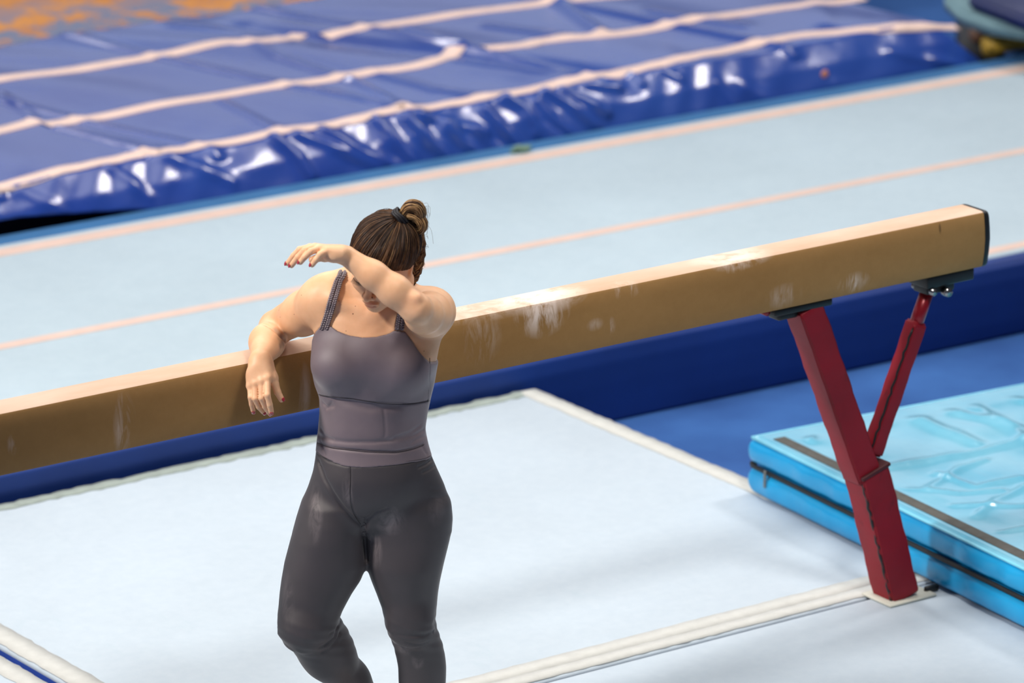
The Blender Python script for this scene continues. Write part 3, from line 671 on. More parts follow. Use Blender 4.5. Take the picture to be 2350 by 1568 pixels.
# shoulders, neck, collar bones
B.ell(at(742, 693, .025), (.060, .055, .060), .035); B.ell(at(988, 714, .03), (.054, .06, .050), .03)
B.cone(at(770, 665, .02), at(850, 640, .03), .045, .052, .04)
nk = at(872, 668, .0); B.cone(nk, at(882, 615, -.035), .056, .052, .03)
B.cone(at(950, 695, .03), at(890, 652, .03), .036, .045, .04)
B.cone(at(845, 722, -.052), at(765, 688, -.03), .011, .012, .03); B.cone(at(868, 722, -.052), at(950, 700, -.03), .011, .012, .03)
A_FIELD = B.D.copy()
hm_ = np.array([at(729,1040,-.02), at(745,1052,-.05), at(770,1062,-.07), at(793,1068,-.08), at(850,1069,-.088), at(892,1066,-.085), at(940,1061,-.065), at(970,1056,-.04), at(986,1050,-.01)]); zh = float(hm_[4, 2])
def HEM(X): return np.interp(X.ravel(), hm_[:, 0], hm_[:, 2]).reshape(X.shape)
nl_px = [(700,800,.0),(716,780,-.0),(724,764,-.03),(735,752,-.045),(757,750,-.06),(775,763,-.075),(800,772,-.085),(830,776,-.09),(865,774,-.09),(893,765,-.08),(906,756,-.07),(930,757,-.06),(945,775,-.055),(962,796,-.045),(985,816,-.02),(1004,826,.0),(1040,835,.02)]
nlx = np.array([at(*p)[0] for p in nl_px]); nlz = np.array([at(*p)[2] for p in nl_px])
def lim_top(X, Y, Z):
    zn = np.interp(X.ravel(), nlx, nlz).reshape(X.shape)+0*Y; zb = 1.10; f = np.clip((Y-.005)/.04, 0, 1)
    up_ = (Z-(zn*(1-f)+np.minimum(zn, zb)*f)); return np.maximum(up_, HEM(X)-Z)*.9
def lim_leg(X, Y, Z):
    # the bent leg's trousers end at the ankle
    return np.maximum(Z-(HEM(X)+.010), .115-Z+0*X+0*Y)
X, Y, Z = B.ax[0][:, None, None], B.ax[1][None, :, None], B.ax[2][None, None, :]
B.D += (.0075*np.clip(-np.minimum(lim_top(X, Y, Z), lim_leg(X, Y, Z)+0*X)/.012, 0, 1)).astype(np.float32)
# ------------------------------------------------------------------ head
HR = rotm(math.radians(27), math.radians(10), math.radians(-21)); HC = at(884, 592, -.085); HSc = 1.03
def hd(x, y, z): return HC+HR@(np.array([x, y, z])*HSc)
H = Field(HC-.17, HC+.17, .0027)   # sculpted on its own lattice, then merged
lo_i = np.round((H.lo-B.lo)/B.h).astype(int); H.lo = B.lo+lo_i*B.h; H.ax = [H.lo[i]+H.h*np.arange(H.n[i], dtype=np.float32) for i in range(3)]
def he(c, r, k=.01, M=None): H.ell(hd(*c), np.array(r)*HSc, k, HR if M is None else HR@M)
def hcut(c, r, k=.005, M=None): H.cut(hd(*c), np.array(r)*HSc, k, HR if M is None else HR@M)
he((-.004, .016, .022), (.071, .090, .072), 0); he((0, -.026, -.022), (.060, .066, .088), .02); he((0, -.036, -.074), (.044, .048, .036), .02)
he((0, -.071, -.097), (.018, .014, .014), .02)
for s in (-1, 1):
    he((s*.036, -.058, -.034), (.025, .024, .024), .02); he((s*.055, -.0, -.07), (.012, .03, .03), .02)
    hcut((s*.032, -.101, -.002), (.021, .020, .0125), .012)
    he((s*.031, -.0755, -.004), (.0155, .0145, .0125), .004)
    H.cone(hd(s*.012, -.0845, .019), hd(s*.046, -.074, .020), .006, .005, .012)
H.cone(hd(0, -.083, .008), hd(0, -.1015, -.030), .0065, .0085, .008); he((0, -.1075, -.036), (.0095, .0095, .0085), .006)
for s in (-1, 1): he((s*.0115, -.0975, -.040), (.007, .009, .0065), .005); hcut((s*.0062, -.1035, -.0465), (.003, .004, .0025), .002)
he((0, -.0895, -.066), (.022, .010, .0062), .005); he((0, -.0885, -.0765), (.018, .0095, .0068), .005)
H.carve(hd(0,-.09,-.071)-.03, hd(0,-.09,-.071)+.03, (lambda a, b: (lambda X, Y, Z: (lambda t: np.sqrt((X-a[0]-t*(b-a)[0])**2+(Y-a[1]-t*(b-a)[1])**2+(Z-a[2]-t*(b-a)[2])**2)-.0014)(np.clip(((X-a[0])*(b-a)[0]+(Y-a[1])*(b-a)[1]+(Z-a[2])*(b-a)[2])/((b-a)@(b-a)), 0, 1))))(hd(-.023, -.0925, -.0715), hd(.023, -.0925, -.0715)), .002)
for s in (-1, 1):
    Mr = rotm(.15, s*.18, s*.35); he((s*.0635-.003, .016, -.020), (.0065, .019, .031), .007, Mr); hcut((s*.0705-.003, .012, -.018), (.004, .011, .019), .003, Mr); he((s*.0625-.003, .006, -.046), (.0045, .007, .008), .004)
sl = tuple(slice(int(a), int(a+b)) for a, b in zip(lo_i, H.n)); a_ = B.D[sl]; hh = H.D[:a_.shape[0], :a_.shape[1], :a_.shape[2]]
kk = .012; h_ = np.clip(kk-np.abs(a_-hh), 0, None)/kk; B.D[sl] = np.minimum(a_, hh)-h_*h_*kk*.25
# ------------------------------------------------------------------ arm resting on the beam
ARM = Field(B.lo, B.lo+(B.n-1)*B.h, B.h)
def nail_list(): pass
NAILS = []
def finger(F, pts, r0, r1, dorsal, k=.004, nail=True):
    pts = [np.asarray(p) for p in pts]; n = len(pts); rr = np.linspace(r0, r1, n)
    for i in range(n-1): F.cone(pts[i], pts[i+1], rr[i], rr[i+1], .0015 if i else .003)
    for i in range(1, n-1): F.ell(pts[i], (rr[i]*1.03,)*3, .0015)
    if nail: NAILS.append((pts[-1], (pts[-1]-pts[-2])/np.linalg.norm(pts[-1]-pts[-2]), np.asarray(dorsal, float), r1))
el = at(634, 764, .215); wr = at(598, 826, -.032)
el[2] = max(el[2], BH_+.040)
ARM.cone(at(742, 693, .03), at(700, 716, .09), .056, .052, 0); ARM.cone(at(700, 716, .09), el, .052, .043, .02)
ARM.ell(at(690, 728, .10), (.05, .05, .045), .02)
fm = at(614, 784, .10); ARM.cone(el, fm, .042, .0415, .010); ARM.cone(fm, wr, .0415, .0270, .02)
ARM.ell(at(609, 790, .10), (.034, .05, .035), .02)
ARM.ell(at(597, 838, -.042), (.0275, .018, .03), .015)
mc = [at(574, 886, -.066), at(586, 880, -.074), at(600, 875, -.080), at(614, 868, -.078)]
for i, m in enumerate(mc): ARM.cone(at(590+i*5, 836, -.045), m, .0165, .0098, .012)
ARM.ell(at(592, 862, -.060), (.030, .013, .032), .012)
for m in mc: ARM.ell(m+np.array([0, -.001, 0]), (.0088, .0086, .0095), .006)
dn = (0, -1, .25)
finger(ARM, [mc[0], at(575, 912, -.084), at(577.5, 928, -.080), at(581, 943, -.072)], .0077, .0061, dn)
finger(ARM, [mc[1], at(585.5, 915, -.092), at(594, 934, -.084), at(604.5, 946, -.070)], .0083, .0064, (.25, -1, .0))
finger(ARM, [mc[2], at(600, 914, -.100), at(608, 933, -.092), at(618, 948, -.076)], .0084, .0065, (.25, -1, 0))
finger(ARM, [mc[3], at(613.5, 907, -.106), at(619, 929, -.103), at(622.5, 945, -.096)], .0085, .0069, dn)
ARM.cone(at(612, 842, -.045), at(628, 868, -.062), .0165, .0125, .014)
finger(ARM, [at(626, 862, -.060), at(631, 882, -.070), at(637, 900, -.076), at(646, 917, -.080)], .0115, .0075, (.8, -.6, .3), .006)
def hitf(F, px, py):
    "march a sight line through a field to its surface"
    a = at(px, py, -.30); b = at(px, py, .34); n = int(np.linalg.norm(b-a)/.0015); P = a+(b-a)*np.linspace(0, 1, n)[:, None]
    q = np.clip(((P-F.lo)/F.h+.5).astype(int), 0, F.n-1); d = F.D[q[:, 0], q[:, 1], q[:, 2]]; k = np.argmax(d < .0005); return P[k] if d[k] < .0005 else None
cr = [hitf(ARM, *p) for p in ((602, 741), (615, 746), (630, 757), (643, 770), (655, 784), (663, 794))]; cr = [p for p in cr if p is not None]
for a, b in zip(cr[:-1], cr[1:]):
    def fn(X, Y, Z, a=a, ba=b-a):
        x, y, z = X-a[0], Y-a[1], Z-a[2]; t = np.clip((x*ba[0]+y*ba[1]+z*ba[2])/(ba@ba), 0, 1)
        return np.sqrt((x-t*ba[0])**2+(y-t*ba[1])**2+(z-t*ba[2])**2)-.0042
    ARM.carve(np.minimum(a, b)-.005, np.maximum(a, b)+.005, fn, .006)
# ------------------------------------------------------------------ arm raised over the brow
A2 = Field(B.lo, B.lo+(B.n-1)*B.h, B.h)
sh = at(988, 716, .02); e2_ = at(955, 708, -.225); w2 = at(797, 589, -.205)
A2.cone(sh, at(985, 722, -.075), .056, .053, 0); A2.cone(at(985, 722, -.075), at(972, 722, -.16), .053, .045, .02); A2.cone(at(972, 722, -.16), e2_, .044, .037, .02)
A2.ell(at(998, 712, .01), (.044, .06, .048), .02)
fm2 = at(905, 667, -.222); A2.cone(e2_, fm2, .0370, .0370, .012); A2.cone(fm2, at(856, 631, -.215), .0370, .0325, .02); A2.cone(at(856, 631, -.215), w2, .0325, .0240, .02)
A2.ell(at(952, 684, -.245), (.014, .012, .012), .015)
A2.ell(at(784, 583, -.205), (.028, .025, .018), .014)
m2 = [at(750, 577, -.232), at(735, 570, -.220), at(723, 567, -.206), at(712, 568, -.190)]
for i, m in enumerate(m2): A2.cone(at(782-i*1, 581+i*1.0, -.222+i*.010), m, .0175, .0102, .012)
A2.ell(at(765, 583, -.212), (.026, .024, .0165), .012)
A2.ell(at(764, 590, -.228), (.020, .013, .012), .012)
up = np.array([-.25, -.35, .9])
finger(A2, [m2[0], at(735, 584, -.245), at(725.5, 596, -.246), at(716.5, 608, -.244)], .0089, .0068, (-.75, -.45, .4))
finger(A2, [m2[1], at(713, 577.5, -.240), at(699, 590, -.240), at(689.5, 602, -.236)], .0091, .0070, (-.75, -.45, .4))
finger(A2, [m2[2], at(699, 575, -.225), at(684, 590, -.222), at(669, 609.5, -.216)], .0091, .0069, (-.75, -.45, .4))
finger(A2, [m2[3], at(688, 573, -.200), at(674, 587, -.196), at(660, 605, -.190)], .0089, .0068, (-.75, -.45, .4))
A2.cone(at(770, 585, -.185), at(745, 590, -.180), .016, .013, .012)
finger(A2, [at(748, 589, -.178), at(730, 592, -.185), at(716, 596, -.195)], .0110, .0085, (0, 0, -1), .006, nail=False)
# join the arms to the trunk: softly at the shoulders, crisply elsewhere
for FF, c, R, k0 in ((ARM, at(742, 693, .03), .14, .030), (A2, sh, .12, .028)):
    X, Y, Z = [a[:, None, None] if i == 0 else (a[None, :, None] if i == 1 else a[None, None, :]) for i, a in enumerate(B.ax)]
    act = np.argwhere(FF.D < .075); lo_, hi_ = act.min(0), act.max(0)+1; s3 = tuple(slice(int(i), int(j)) for i, j in zip(lo_, hi_))
    d2 = (X[s3[0]]-c[0])**2+(Y[:, s3[1]]-c[1])**2+(Z[:, :, s3[2]]-c[2])**2
    k = (.0015+k0*np.clip(1-(np.sqrt(d2)-R*.45)/(R*.55), 0, 1)).astype(np.float32); a_ = B.D[s3]; b_ = FF.D[s3]
    h_ = np.clip(k-np.abs(a_-b_), 0, None)/k; B.D[s3] = np.minimum(a_, b_)-h_*h_*k*.25
del ARM, A2
person = tag(empty('person', tuple(PO), YAW-math.pi/2), 'woman in grey top and leggings leaning on the beam, arm raised over her face', 'person')
BV, BQ = surface_nets(B, 2)

def mat_skin():
    t = NT('skin'); t.set(Roughness=.48, Specular_IOR_Level=.4, Subsurface_Weight=.18, Subsurface_Scale=.012)
    t.b.inputs['Subsurface Radius'].default_value = (1, .35, .2)
    a = t.n('ShaderNodeVertexColor'); a.layer_name = 'tone'
    base = t.ramp(t.noise(22, 4), .3, .7, srgb(224, 172, 130), srgb(235, 187, 146)); c = t.mix(1.0, base, a.outputs[0], 'MULTIPLY')
    t.color(c); t.bump(t.noise(900, 2), .05, .0006); return t.m
body = mesh_obj('body', BV, BQ, mat_skin(), person)
# natural tone differences of the skin: lips, knuckles, elbow, the tattoo in the crook of the arm, chalky palms
tone = np.ones((len(BV), 4), np.float32)
def tint(c, r, col, amt, pw=2):
    d = np.linalg.norm((BV-c)/np.asarray(r), axis=1); w_ = amt*np.exp(-d**pw*1.2); tone[:, :3] = tone[:, :3]*(1-w_[:, None])+np.array(col)*tone[:, :3]*w_[:, None]
tint(hd(0, -.094, -.0665), (.020, .012, .0045), (.80, .50, .52), .9, 4); tint(hd(0, -.094, -.0762), (.017, .012, .0055), (.82, .52, .54), .9, 4)
tint(hd(0, -.105, -.036), .014, (1.0, .82, .80), .6); tint(hd(.036, -.07, -.034), .024, (1.0, .82, .80), .5); tint(hd(-.036, -.07, -.034), .024, (1.0, .82, .80), .5)
for m in mc+m2: tint(m, .010, (1.0, .86, .84), .5)
tint(at(950, 690, -.25), .03, (1.0, .86, .86), .55); tint(at(850, 745, -.07), (.07, .05, .03), (1.04, .90, .84), .5)
hp = [at(600, 880, -.08), at(765, 578, -.22), at(700, 590, -.22)]
for h0 in hp: tint(h0, .055, (1.06, 1.10, 1.16), .55, 4)
tt = at(648, 775, .10); pj = BV
for _ in range(60):
    q = at(649+rng.normal()*5, 776+rng.normal()*9, .10)
body_bvh = BVHTree.FromPolygons([tuple(v) for v in BV], [tuple(int(i) for i in f) for f in BQ])
def hit(px, py, off=0.0):
    "the point of the skin seen at a pixel and its normal"
    v = np.array([0, math.cos(PITCH), -math.sin(PITCH)]) + np.array([(px-CX)/F_PX, 0, 0]) - np.array([0, math.sin(PITCH), math.cos(PITCH)])*(py-CY)/F_PX
    p, nn, i, d = body_bvh.ray_cast(Vector(tuple(CL)), Vector(tuple(v)).normalized())
    if p is None: return None, None
    p = np.array(p); nn = np.array(nn)
    if nn@(CL-p) < 0: nn = -nn
    return p+nn*off, nn
for px, py, r_, am in [(646,764,.004,.5),(641,757,.003,.5),(650,772,.005,.6),(654,778,.006,.6),(652,785,.006,.6),(657,787,.005,.6),(648,790,.004,.5),(645,775,.003,.35),(659,781,.004,.6),(650,794,.003,.5),(637,752,.003,.4)]:
    p, nn = hit(px-6, py+3)
    if p is not None: tint(p, r_*2.1, (.30, .28, .32), am)
ca = body.data.color_attributes.new('tone', 'FLOAT_COLOR', 'POINT'); ca.data.foreach_set('color', np.clip(tone, 0, 1.3).astype(np.float32).ravel())

# ------------------------------------------------------------------ clothes: shells that follow the body
def cloth(name, col_a, col_b, d_out, d_in, zr, limits, grooves, mat, extra=None):
    "zr: z range; limits(X,Y,Z) < 0 inside the garment; grooves: polylines with width and depth"
    F = Field((-.26, -.24, zr[0]), (.24, .25, zr[1]), B.h)
    off = np.round((F.lo-B.lo)/B.h).astype(int); F.lo = B.lo+off*B.h; F.ax = [F.lo[i]+F.h*np.arange(F.n[i], dtype=np.float32) for i in range(3)]
    hi = np.minimum(off+F.n, B.n); off = np.maximum(off, 0); F.n = hi-off; F.lo = B.lo+off*B.h; F.ax = [F.lo[i]+F.h*np.arange(F.n[i], dtype=np.float32) for i in range(3)]
    A = A_FIELD[tuple(slice(int(a), int(b)) for a, b in zip(off, hi))].copy()
    X, Y, Z = F.ax[0][:, None, None], F.ax[1][None, :, None], F.ax[2][None, None, :]
    for pts, wd, dp in grooves:
        if len(pts) < 2: continue
        pts = np.array(pts); lo_ = pts.min(0)-4*wd; hi_ = pts.max(0)+4*wd; s_, x, y, z = F.box(lo_, hi_)
        if 0 in [q.stop-q.start for q in s_]: continue
        D = np.full(A[s_].shape, 9., np.float32)
        for a, b in zip(pts[:-1], pts[1:]):
            ba = b-a; L2 = ba@ba+1e-12; t = np.clip(((x-a[0])*ba[0]+(y-a[1])*ba[1]+(z-a[2])*ba[2])/L2, 0, 1)
            D = np.minimum(D, np.sqrt((x-a[0]-t*ba[0])**2+(y-a[1]-t*ba[1])**2+(z-a[2]-t*ba[2])**2))
        A[s_] += dp*np.exp(-(D/wd)**2)
    if extra is not None: A += extra(X, Y, Z)
    F.D = np.maximum(np.maximum(A-d_out, -(A+d_in)), limits(X, Y, Z)).astype(np.float32)
    V, Q = surface_nets(F, 1); return mesh_obj(name, V, Q, mat, person)
class _T: pass
TF = _T(); TF.D = A_FIELD; TF.h = B.h; TF.lo = B.lo; TV, TQ = surface_nets(TF, 1)
trunk_bvh = BVHTree.FromPolygons([tuple(v) for v in TV], [tuple(int(i) for i in f) for f in TQ]); del TV, TQ
def thit(px, py):
    v = at(px, py, .3)-CL; p, nn, i, d = trunk_bvh.ray_cast(Vector(tuple(CL)), Vector(tuple(v)).normalized())
    if p is None: return None, None
    p = np.array(p); nn = np.array(nn); return p, (nn if nn@(CL-p) > 0 else -nn)
def gl(pts, wd, dp):
    out = []
    for k in range(len(pts)-1):
        for s in np.linspace(0, 1, 6)[:-1]:
            p, nn = thit(pts[k][0]*(1-s)+pts[k+1][0]*s, pts[k][1]*(1-s)+pts[k+1][1]*s)
            if p is not None: out.append(p+nn*.002)
    return (out, wd, dp)
def mat_cloth(name, a, b, rough):
    t = NT(name); t.set(Roughness=rough, Specular_IOR_Level=1.0, Sheen_Weight=.2, Sheen_Roughness=.4)
    t.color(t.ramp(t.noise(9, 4), .3, .7, a, b)); t.bump(t.noise(1100, 2), .10, .0005); return t.m
M_top = mat_cloth('mauve_grey_jersey', srgb(100, 86, 92), srgb(112, 97, 103), .64)
def mat_leggings():
    t = NT('charcoal_leggings'); t.set(Roughness=.62, Specular_IOR_Level=.7, Sheen_Weight=.15, Sheen_Roughness=.4)
    c = t.ramp(t.noise(9, 4), .3, .7, srgb(46, 41, 45), srgb(55, 49, 53))
    def chalk(px, py, ly, r, amt, st=(25, 25, 14)):
        nonlocal c
        p = at(px, py, ly); m = t.math('MULTIPLY', t.blob(tuple(p), r, .8), t.ramp(t.noise(1, 4, .65, t.mapping(st), .8), .38, .62)); c = t.mix(t.math('MULTIPLY', m, amt), c, srgb(150, 138, 140))
    chalk(895, 1195, -.08, (.045, .07, .045), .45); chalk(860, 1265, -.07, (.022, .07, .055), .5, (40, 40, 10)); chalk(925, 1480, -.03, (.04, .06, .03), .35); chalk(960, 1510, -.02, (.02, .06, .03), .4)
    chalk(800, 1120, -.08, (.02, .05, .05), .45, (50, 50, 12)); chalk(725, 1180, -.06, (.022, .08, .09), .4, (40, 40, 8)); chalk(1000, 1160, 0, (.03, .1, .05), .3); chalk(775, 1045, -.08, (.05, .05, .02), .35); chalk(665, 1380, -.03, (.022, .1, .10), .35, (30, 30, 6))
    t.color(c); t.bump(t.noise(1100, 2), .10, .0005); return t.m
M_leg = mat_leggings()
S_hem = [(727,1018),(760,1026),(797,1032),(850,1037),(907,1038),(945,1030),(975,1020)]
fold_top = [gl([(731,1017),(760,1026),(797,1031),(850,1036),(907,1037),(945,1030),(972,1020)], .004, .0035),
  gl([(745,1030),(752,1048)], .004, .002), gl([(738,1010),(745,1035)], .004, .002), gl([(968,1030),(978,1046)], .004, .002),
  gl([(738,905),(770,914),(810,920),(850,924),(900,926),(950,925),(985,918)], .0035, .0026),
  gl([(735,1000),(760,1009),(800,1014),(860,1014),(910,1008),(950,998),(973,984)], .006, .003), gl([(905,1005),(940,992),(968,972)], .005, .003), gl([(740,985),(748,1000),(770,1012)], .005, .003),
  gl([(975,1000),(955,1008),(940,1018)], .004, .002), gl([(745,925),(755,935),(770,930)], .005, .0035), gl([(752,938),(760,928),(765,920)], .004, .002),gl([(775,915),(850,935),(930,930)], .012, .004),
  gl([(984,820),(982,870),(982,915)], .0025, .0015), gl([(880,935),(884,990),(880,1005)], .004, .0015)]
top = cloth('tank_top', None, None, .0046, .003, (zh-.03, 1.26), lim_top, fold_top, M_top)
fold_leg = [gl([(728,1039),(755,1058),(793,1068),(850,1069),(892,1066),(940,1062),(987,1050)], .0032, .0028),
  gl([(733,1060),(748,1100),(765,1130),(790,1168),(815,1192),(834,1206)], .007, .0055), gl([(805,1075),(805,1130),(812,1170),(834,1206)], .0028, .0018),
  gl([(836,1208),(845,1188),(862,1174),(895,1164)], .006, .0035), gl([(834,1190),(836,1250),(840,1292)], .008, .007), gl([(988,1056),(975,1066),(955,1074)], .004, .0028), gl([(995,1070),(980,1080),(965,1086)], .004, .002),
  gl([(1018,1120),(1000,1124),(985,1122)], .004, .0012), gl([(1022,1140),(1000,1144),(988,1142)], .004, .0012),
  gl([(905,1455),(940,1460),(975,1456),(996,1448)], .0045, .0030), gl([(912,1480),(940,1487),(965,1484)], .005, .002), gl([(935,1474),(960,1478),(985,1470)], .004, .0015), gl([(998,1410),(992,1430),(998,1445)], .004, .002),
  gl([(772,1440),(765,1462),(745,1480),(730,1486)], .005, .0035), gl([(776,1455),(768,1475),(750,1492),(735,1498)], .005, .003), gl([(778,1428),(768,1446),(752,1456)], .004, .002), gl([(655,1478),(690,1500),(720,1500)], .008, .0015)]
leggings = cloth('leggings', None, None, .0036, .003, (.07, zh+.04), lim_leg, fold_leg, M_leg, lambda X, Y, Z: .0010*np.sin(Z*230+X*60)*np.exp(-((Z-.40)/.05)**2))
del A_FIELD
# braided straps, each of two plaited cords
def plait(path, r, name):
    P = spline(path, 220); T = np.gradient(P, axis=0); T /= np.linalg.norm(T, axis=1)[:, None]
    s = np.r_[0, np.cumsum(np.linalg.norm(np.diff(P, axis=0), axis=1))]; out = Vector((0, -1, .3)).normalized(); g = Geo()
    B_ = np.array([np.cross(t, np.array([0, -.95, .3])) for t in T]); B_ /= np.linalg.norm(B_, axis=1)[:, None]; N_ = np.cross(B_, T)
    for k in range(3):
        ph = s/.0115*2*math.pi/1.5+k*2*math.pi/3; q = P+B_*(r*.62*np.sin(ph))[:, None]+N_*(r*.40*np.sin(2*ph))[:, None]
        tube(q, r*.46, 6, geo=g)
    return g.obj(name, M_strap, person)
M_strap = mat_cloth('braided_strap_cord', srgb(92, 80, 86), srgb(112, 98, 104), .4)
def strap(pts, dx):
    out = []
    for px, py in pts:
        p, nn = thit(px+dx, py)
        if p is not None: out.append(p+nn*.0055)
    return out
L1 = [(746,756),(752,735),(758,712),(764,690),(770,668),(777,648),(784,637)]
for dx in (-5, 5.5):
    p = strap(L1, dx); last = p[-1]; p += [last+np.array([.004, .022, .005]), last+np.array([.008, .055, -.012]), last+np.array([.012, .085, -.06]), last+np.array([.014, .090, -.12])]
    plait(p, .0056, 'shoulder_strap')
for dx in (-5.5, 5.5):
    p = strap([(916,757),(917,745),(919,732),(922,718),(925,704),(929,690),(934,676)], dx); last = p[-1]
    plait(p+[last+np.array([.004, .03, .004]), last+np.array([.006, .07, -.02]), last+np.array([.006, .085, -.09])], .0056, 'shoulder_strap')
# stitched seams, plus a dark line for the fold above the hem
M_seam_crease = mat_simple('dark_seam_and_crease', srgb(34, 30, 33), .7)
def seam(name, pts, off, par, r=.0008):
    q = spline([(a, b, 0) for a, b in pts], len(pts)*9); out = []
    for x, y, _ in q:
        p, nn = thit(x, y)
        if p is not None: out.append(p+nn*off)
    return tube(out, r, 5).obj(name, M_seam_crease, par)
seam('bust_seam', [(731,903),(745,907),(770,910),(810,914),(850,921),(890,926),(940,926),(970,922),(984,918)], .0040, top)
seam('side_seam', [(983,822),(983,850),(981,880),(979,921)], .0040, top)
seam('hem_fold_shade', [(731,1017),(760,1026),(797,1031),(850,1036),(907,1037),(945,1030),(972,1020)], .0040, top, .0007)  # a fold: the dark tube stands for the shade in its crease
seam('hem_stitch', [(731,1037),(746,1049),(770,1059),(793,1065),(850,1066),(892,1063),(940,1058),(970,1053),(985,1047)], .0046, top, .0006)
seam('centre_seam', [(805,1072),(805,1100),(804,1130),(807,1160),(816,1185),(828,1202)], .0030, leggings)
# ------------------------------------------------------------------ nails
M_nail = NT('red_nail_varnish').set(Roughness=.15, Specular_IOR_Level=.6, Coat_Weight=.5); M_nail.b.inputs['Base Color'].default_value = srgb(172, 48, 58); M_nail = M_nail.m
for tip, d, nrm, r in NAILS:
    nrm = nrm-d*(nrm@d); nrm /= np.linalg.norm(nrm); sd = np.cross(d, nrm); V = []
    for i in range(9):
        for j in range(9):
            u = (i/8-.5)*2; v = (j/8-.5)*2; l_ = .0048*v; wv = r*.70*(1-.18*max(v, 0)**3-.12*max(-v, 0)**4)*u; wl = wv*math.sqrt(max(0, 1-.35*v*v*abs(v)**3))
            V.append(tip+d*(.0022+l_)+sd*wl+nrm*(math.sqrt(max(r*r*1.02-wl*wl, 0))+.0007-max(0, .0030+l_)*.22-.0004*(max(0, l_)/.004)**2))
    Fq = [(i*9+j, i*9+j+1, (i+1)*9+j+1, (i+1)*9+j) for i in range(8) for j in range(8)]
    o = mesh_obj('fingernail', V, Fq, M_nail, person); m = o.modifiers.new('thick', 'SOLIDIFY'); m.thickness = .0012; m.offset = 0

# ------------------------------------------------------------------ moles, brow, lashes
M_mole = mat_simple('mole', srgb(120, 66, 44), .6); M_dhair = mat_simple('dark_brow_hair', srgb(58, 38, 28), .6)
for px, py, r in ((854,683,.0021),(691.5,677.6,.0012),(675,721.5,.0012),(810,720.5,.0016),(794,760,.0011),(815.5,703,.0011),(777.6,691,.0011),(643,728,.0011),(973,806,.0012),(640,712,.001)):
    p, nn = hit(px, py)
    if p is not None:
        z_ = Vector(nn).to_track_quat('Z', 'Y').to_matrix(); ellipsoid(p, (r, r, r*.35), 10, M=np.array(z_)).obj('mole', M_mole, person)
def hairs(name, poly, n, ln, dir_px, rad, off=.0006, spread=2.0):
    g = Geo(); q = spline([(a, b, 0) for a, b in poly], n)
    for k, (x, y, _) in enumerate(q):
        x += rng.normal()*spread*.3; y += rng.normal()*spread*.5; s_ = k/n
        dx, dy = dir_px(s_); p0, n0 = hit(x, y); p1, n1 = hit(x+dx, y+dy)
        if p0 is None or p1 is None: continue
        if np.linalg.norm(p1-p0) > .02 or min(p0[1], p1[1]) < -.205: continue
        tube([p0+n0*off*.3, (p0+p1)/2+n0*off*2.0, p1+n1*off*ln], [rad, rad*.9, rad*.4], 4, geo=g)
    return g.obj(name, M_dhair, person) if g.V else None
hairs('eyebrow', [(803,618),(812,627),(821,634),(830,641),(838,650)], 170, 1.0, lambda s: (-4-2*s, -3+1*s), .00035, .0006, 3.2)
# the closed lid line and its lashes follow the eyeball
for s in (-1, 1):
    lid = [hd(s*.031+s*q*.0150, -.0905+abs(q)**2*.0085+.0005, -.0085-.0022*(1-q*q)) for q in np.linspace(-1, 1, 13)]
    g = tube(lid, .0008, 5)
    for q in np.linspace(-1, 1, 34):
        b = hd(s*.031+s*q*.0150, -.0905+q*q*.0085, -.0085-.0022*(1-q*q)); e_ = hd(s*.031+s*q*.0195, -.0975+q*q*.0070, -.0150-.001*abs(q)+rng.normal()*.0006)
        tube([b, (b+e_)/2+HR@np.array([0, -.001, -.0012]), e_], [.0004, .0003, .0001], 4, geo=g)
    g.obj('eyelashes', M_dhair, person)

# ------------------------------------------------------------------ hair
def hair_mat(name, c, rough=.5):
    t = NT(name); t.set(Roughness=rough, Specular_IOR_Level=.35); t.color(t.ramp(t.noise(90, 3), .3, .7, tuple(x*.6 for x in c[:3])+(1,), c)); return t.m
HM = [hair_mat('hair_dark', srgb(46, 30, 22)), hair_mat('hair_brown', srgb(82, 56, 37)), hair_mat('hair_mid', srgb(118, 84, 54)), hair_mat('hair_gold', srgb(186, 148, 100))]
inv = HR.T/HSc
def on_scalp(px, py):
    v = at(px, py, .3)-CL; v /= np.linalg.norm(v); o_ = (inv@(CL-HC)-CC)/CR; d_ = (inv@v)/CR; a_ = d_@d_; b_ = o_@d_; c_ = o_@o_-1; q = b_*b_-a_*c_
    return CL+v*((-b_-math.sqrt(max(q, 0)))/a_)
CC = np.array([-.005, .013, .022]); CR = np.array([.0775, .095, .0765])
SP = on_scalp(915, 503); n_ = HR@(((inv@(SP-HC))-CC)/CR**2); n_ /= np.linalg.norm(n_); TIE = SP+n_*.006
tl_ = inv@(TIE-HC)
CC = np.array([-.005, .013, .022]); CR = np.array([.0775, .095, .0765])
ut = (tl_-CC)/CR; tie_len = np.linalg.norm(ut); ut /= tie_len
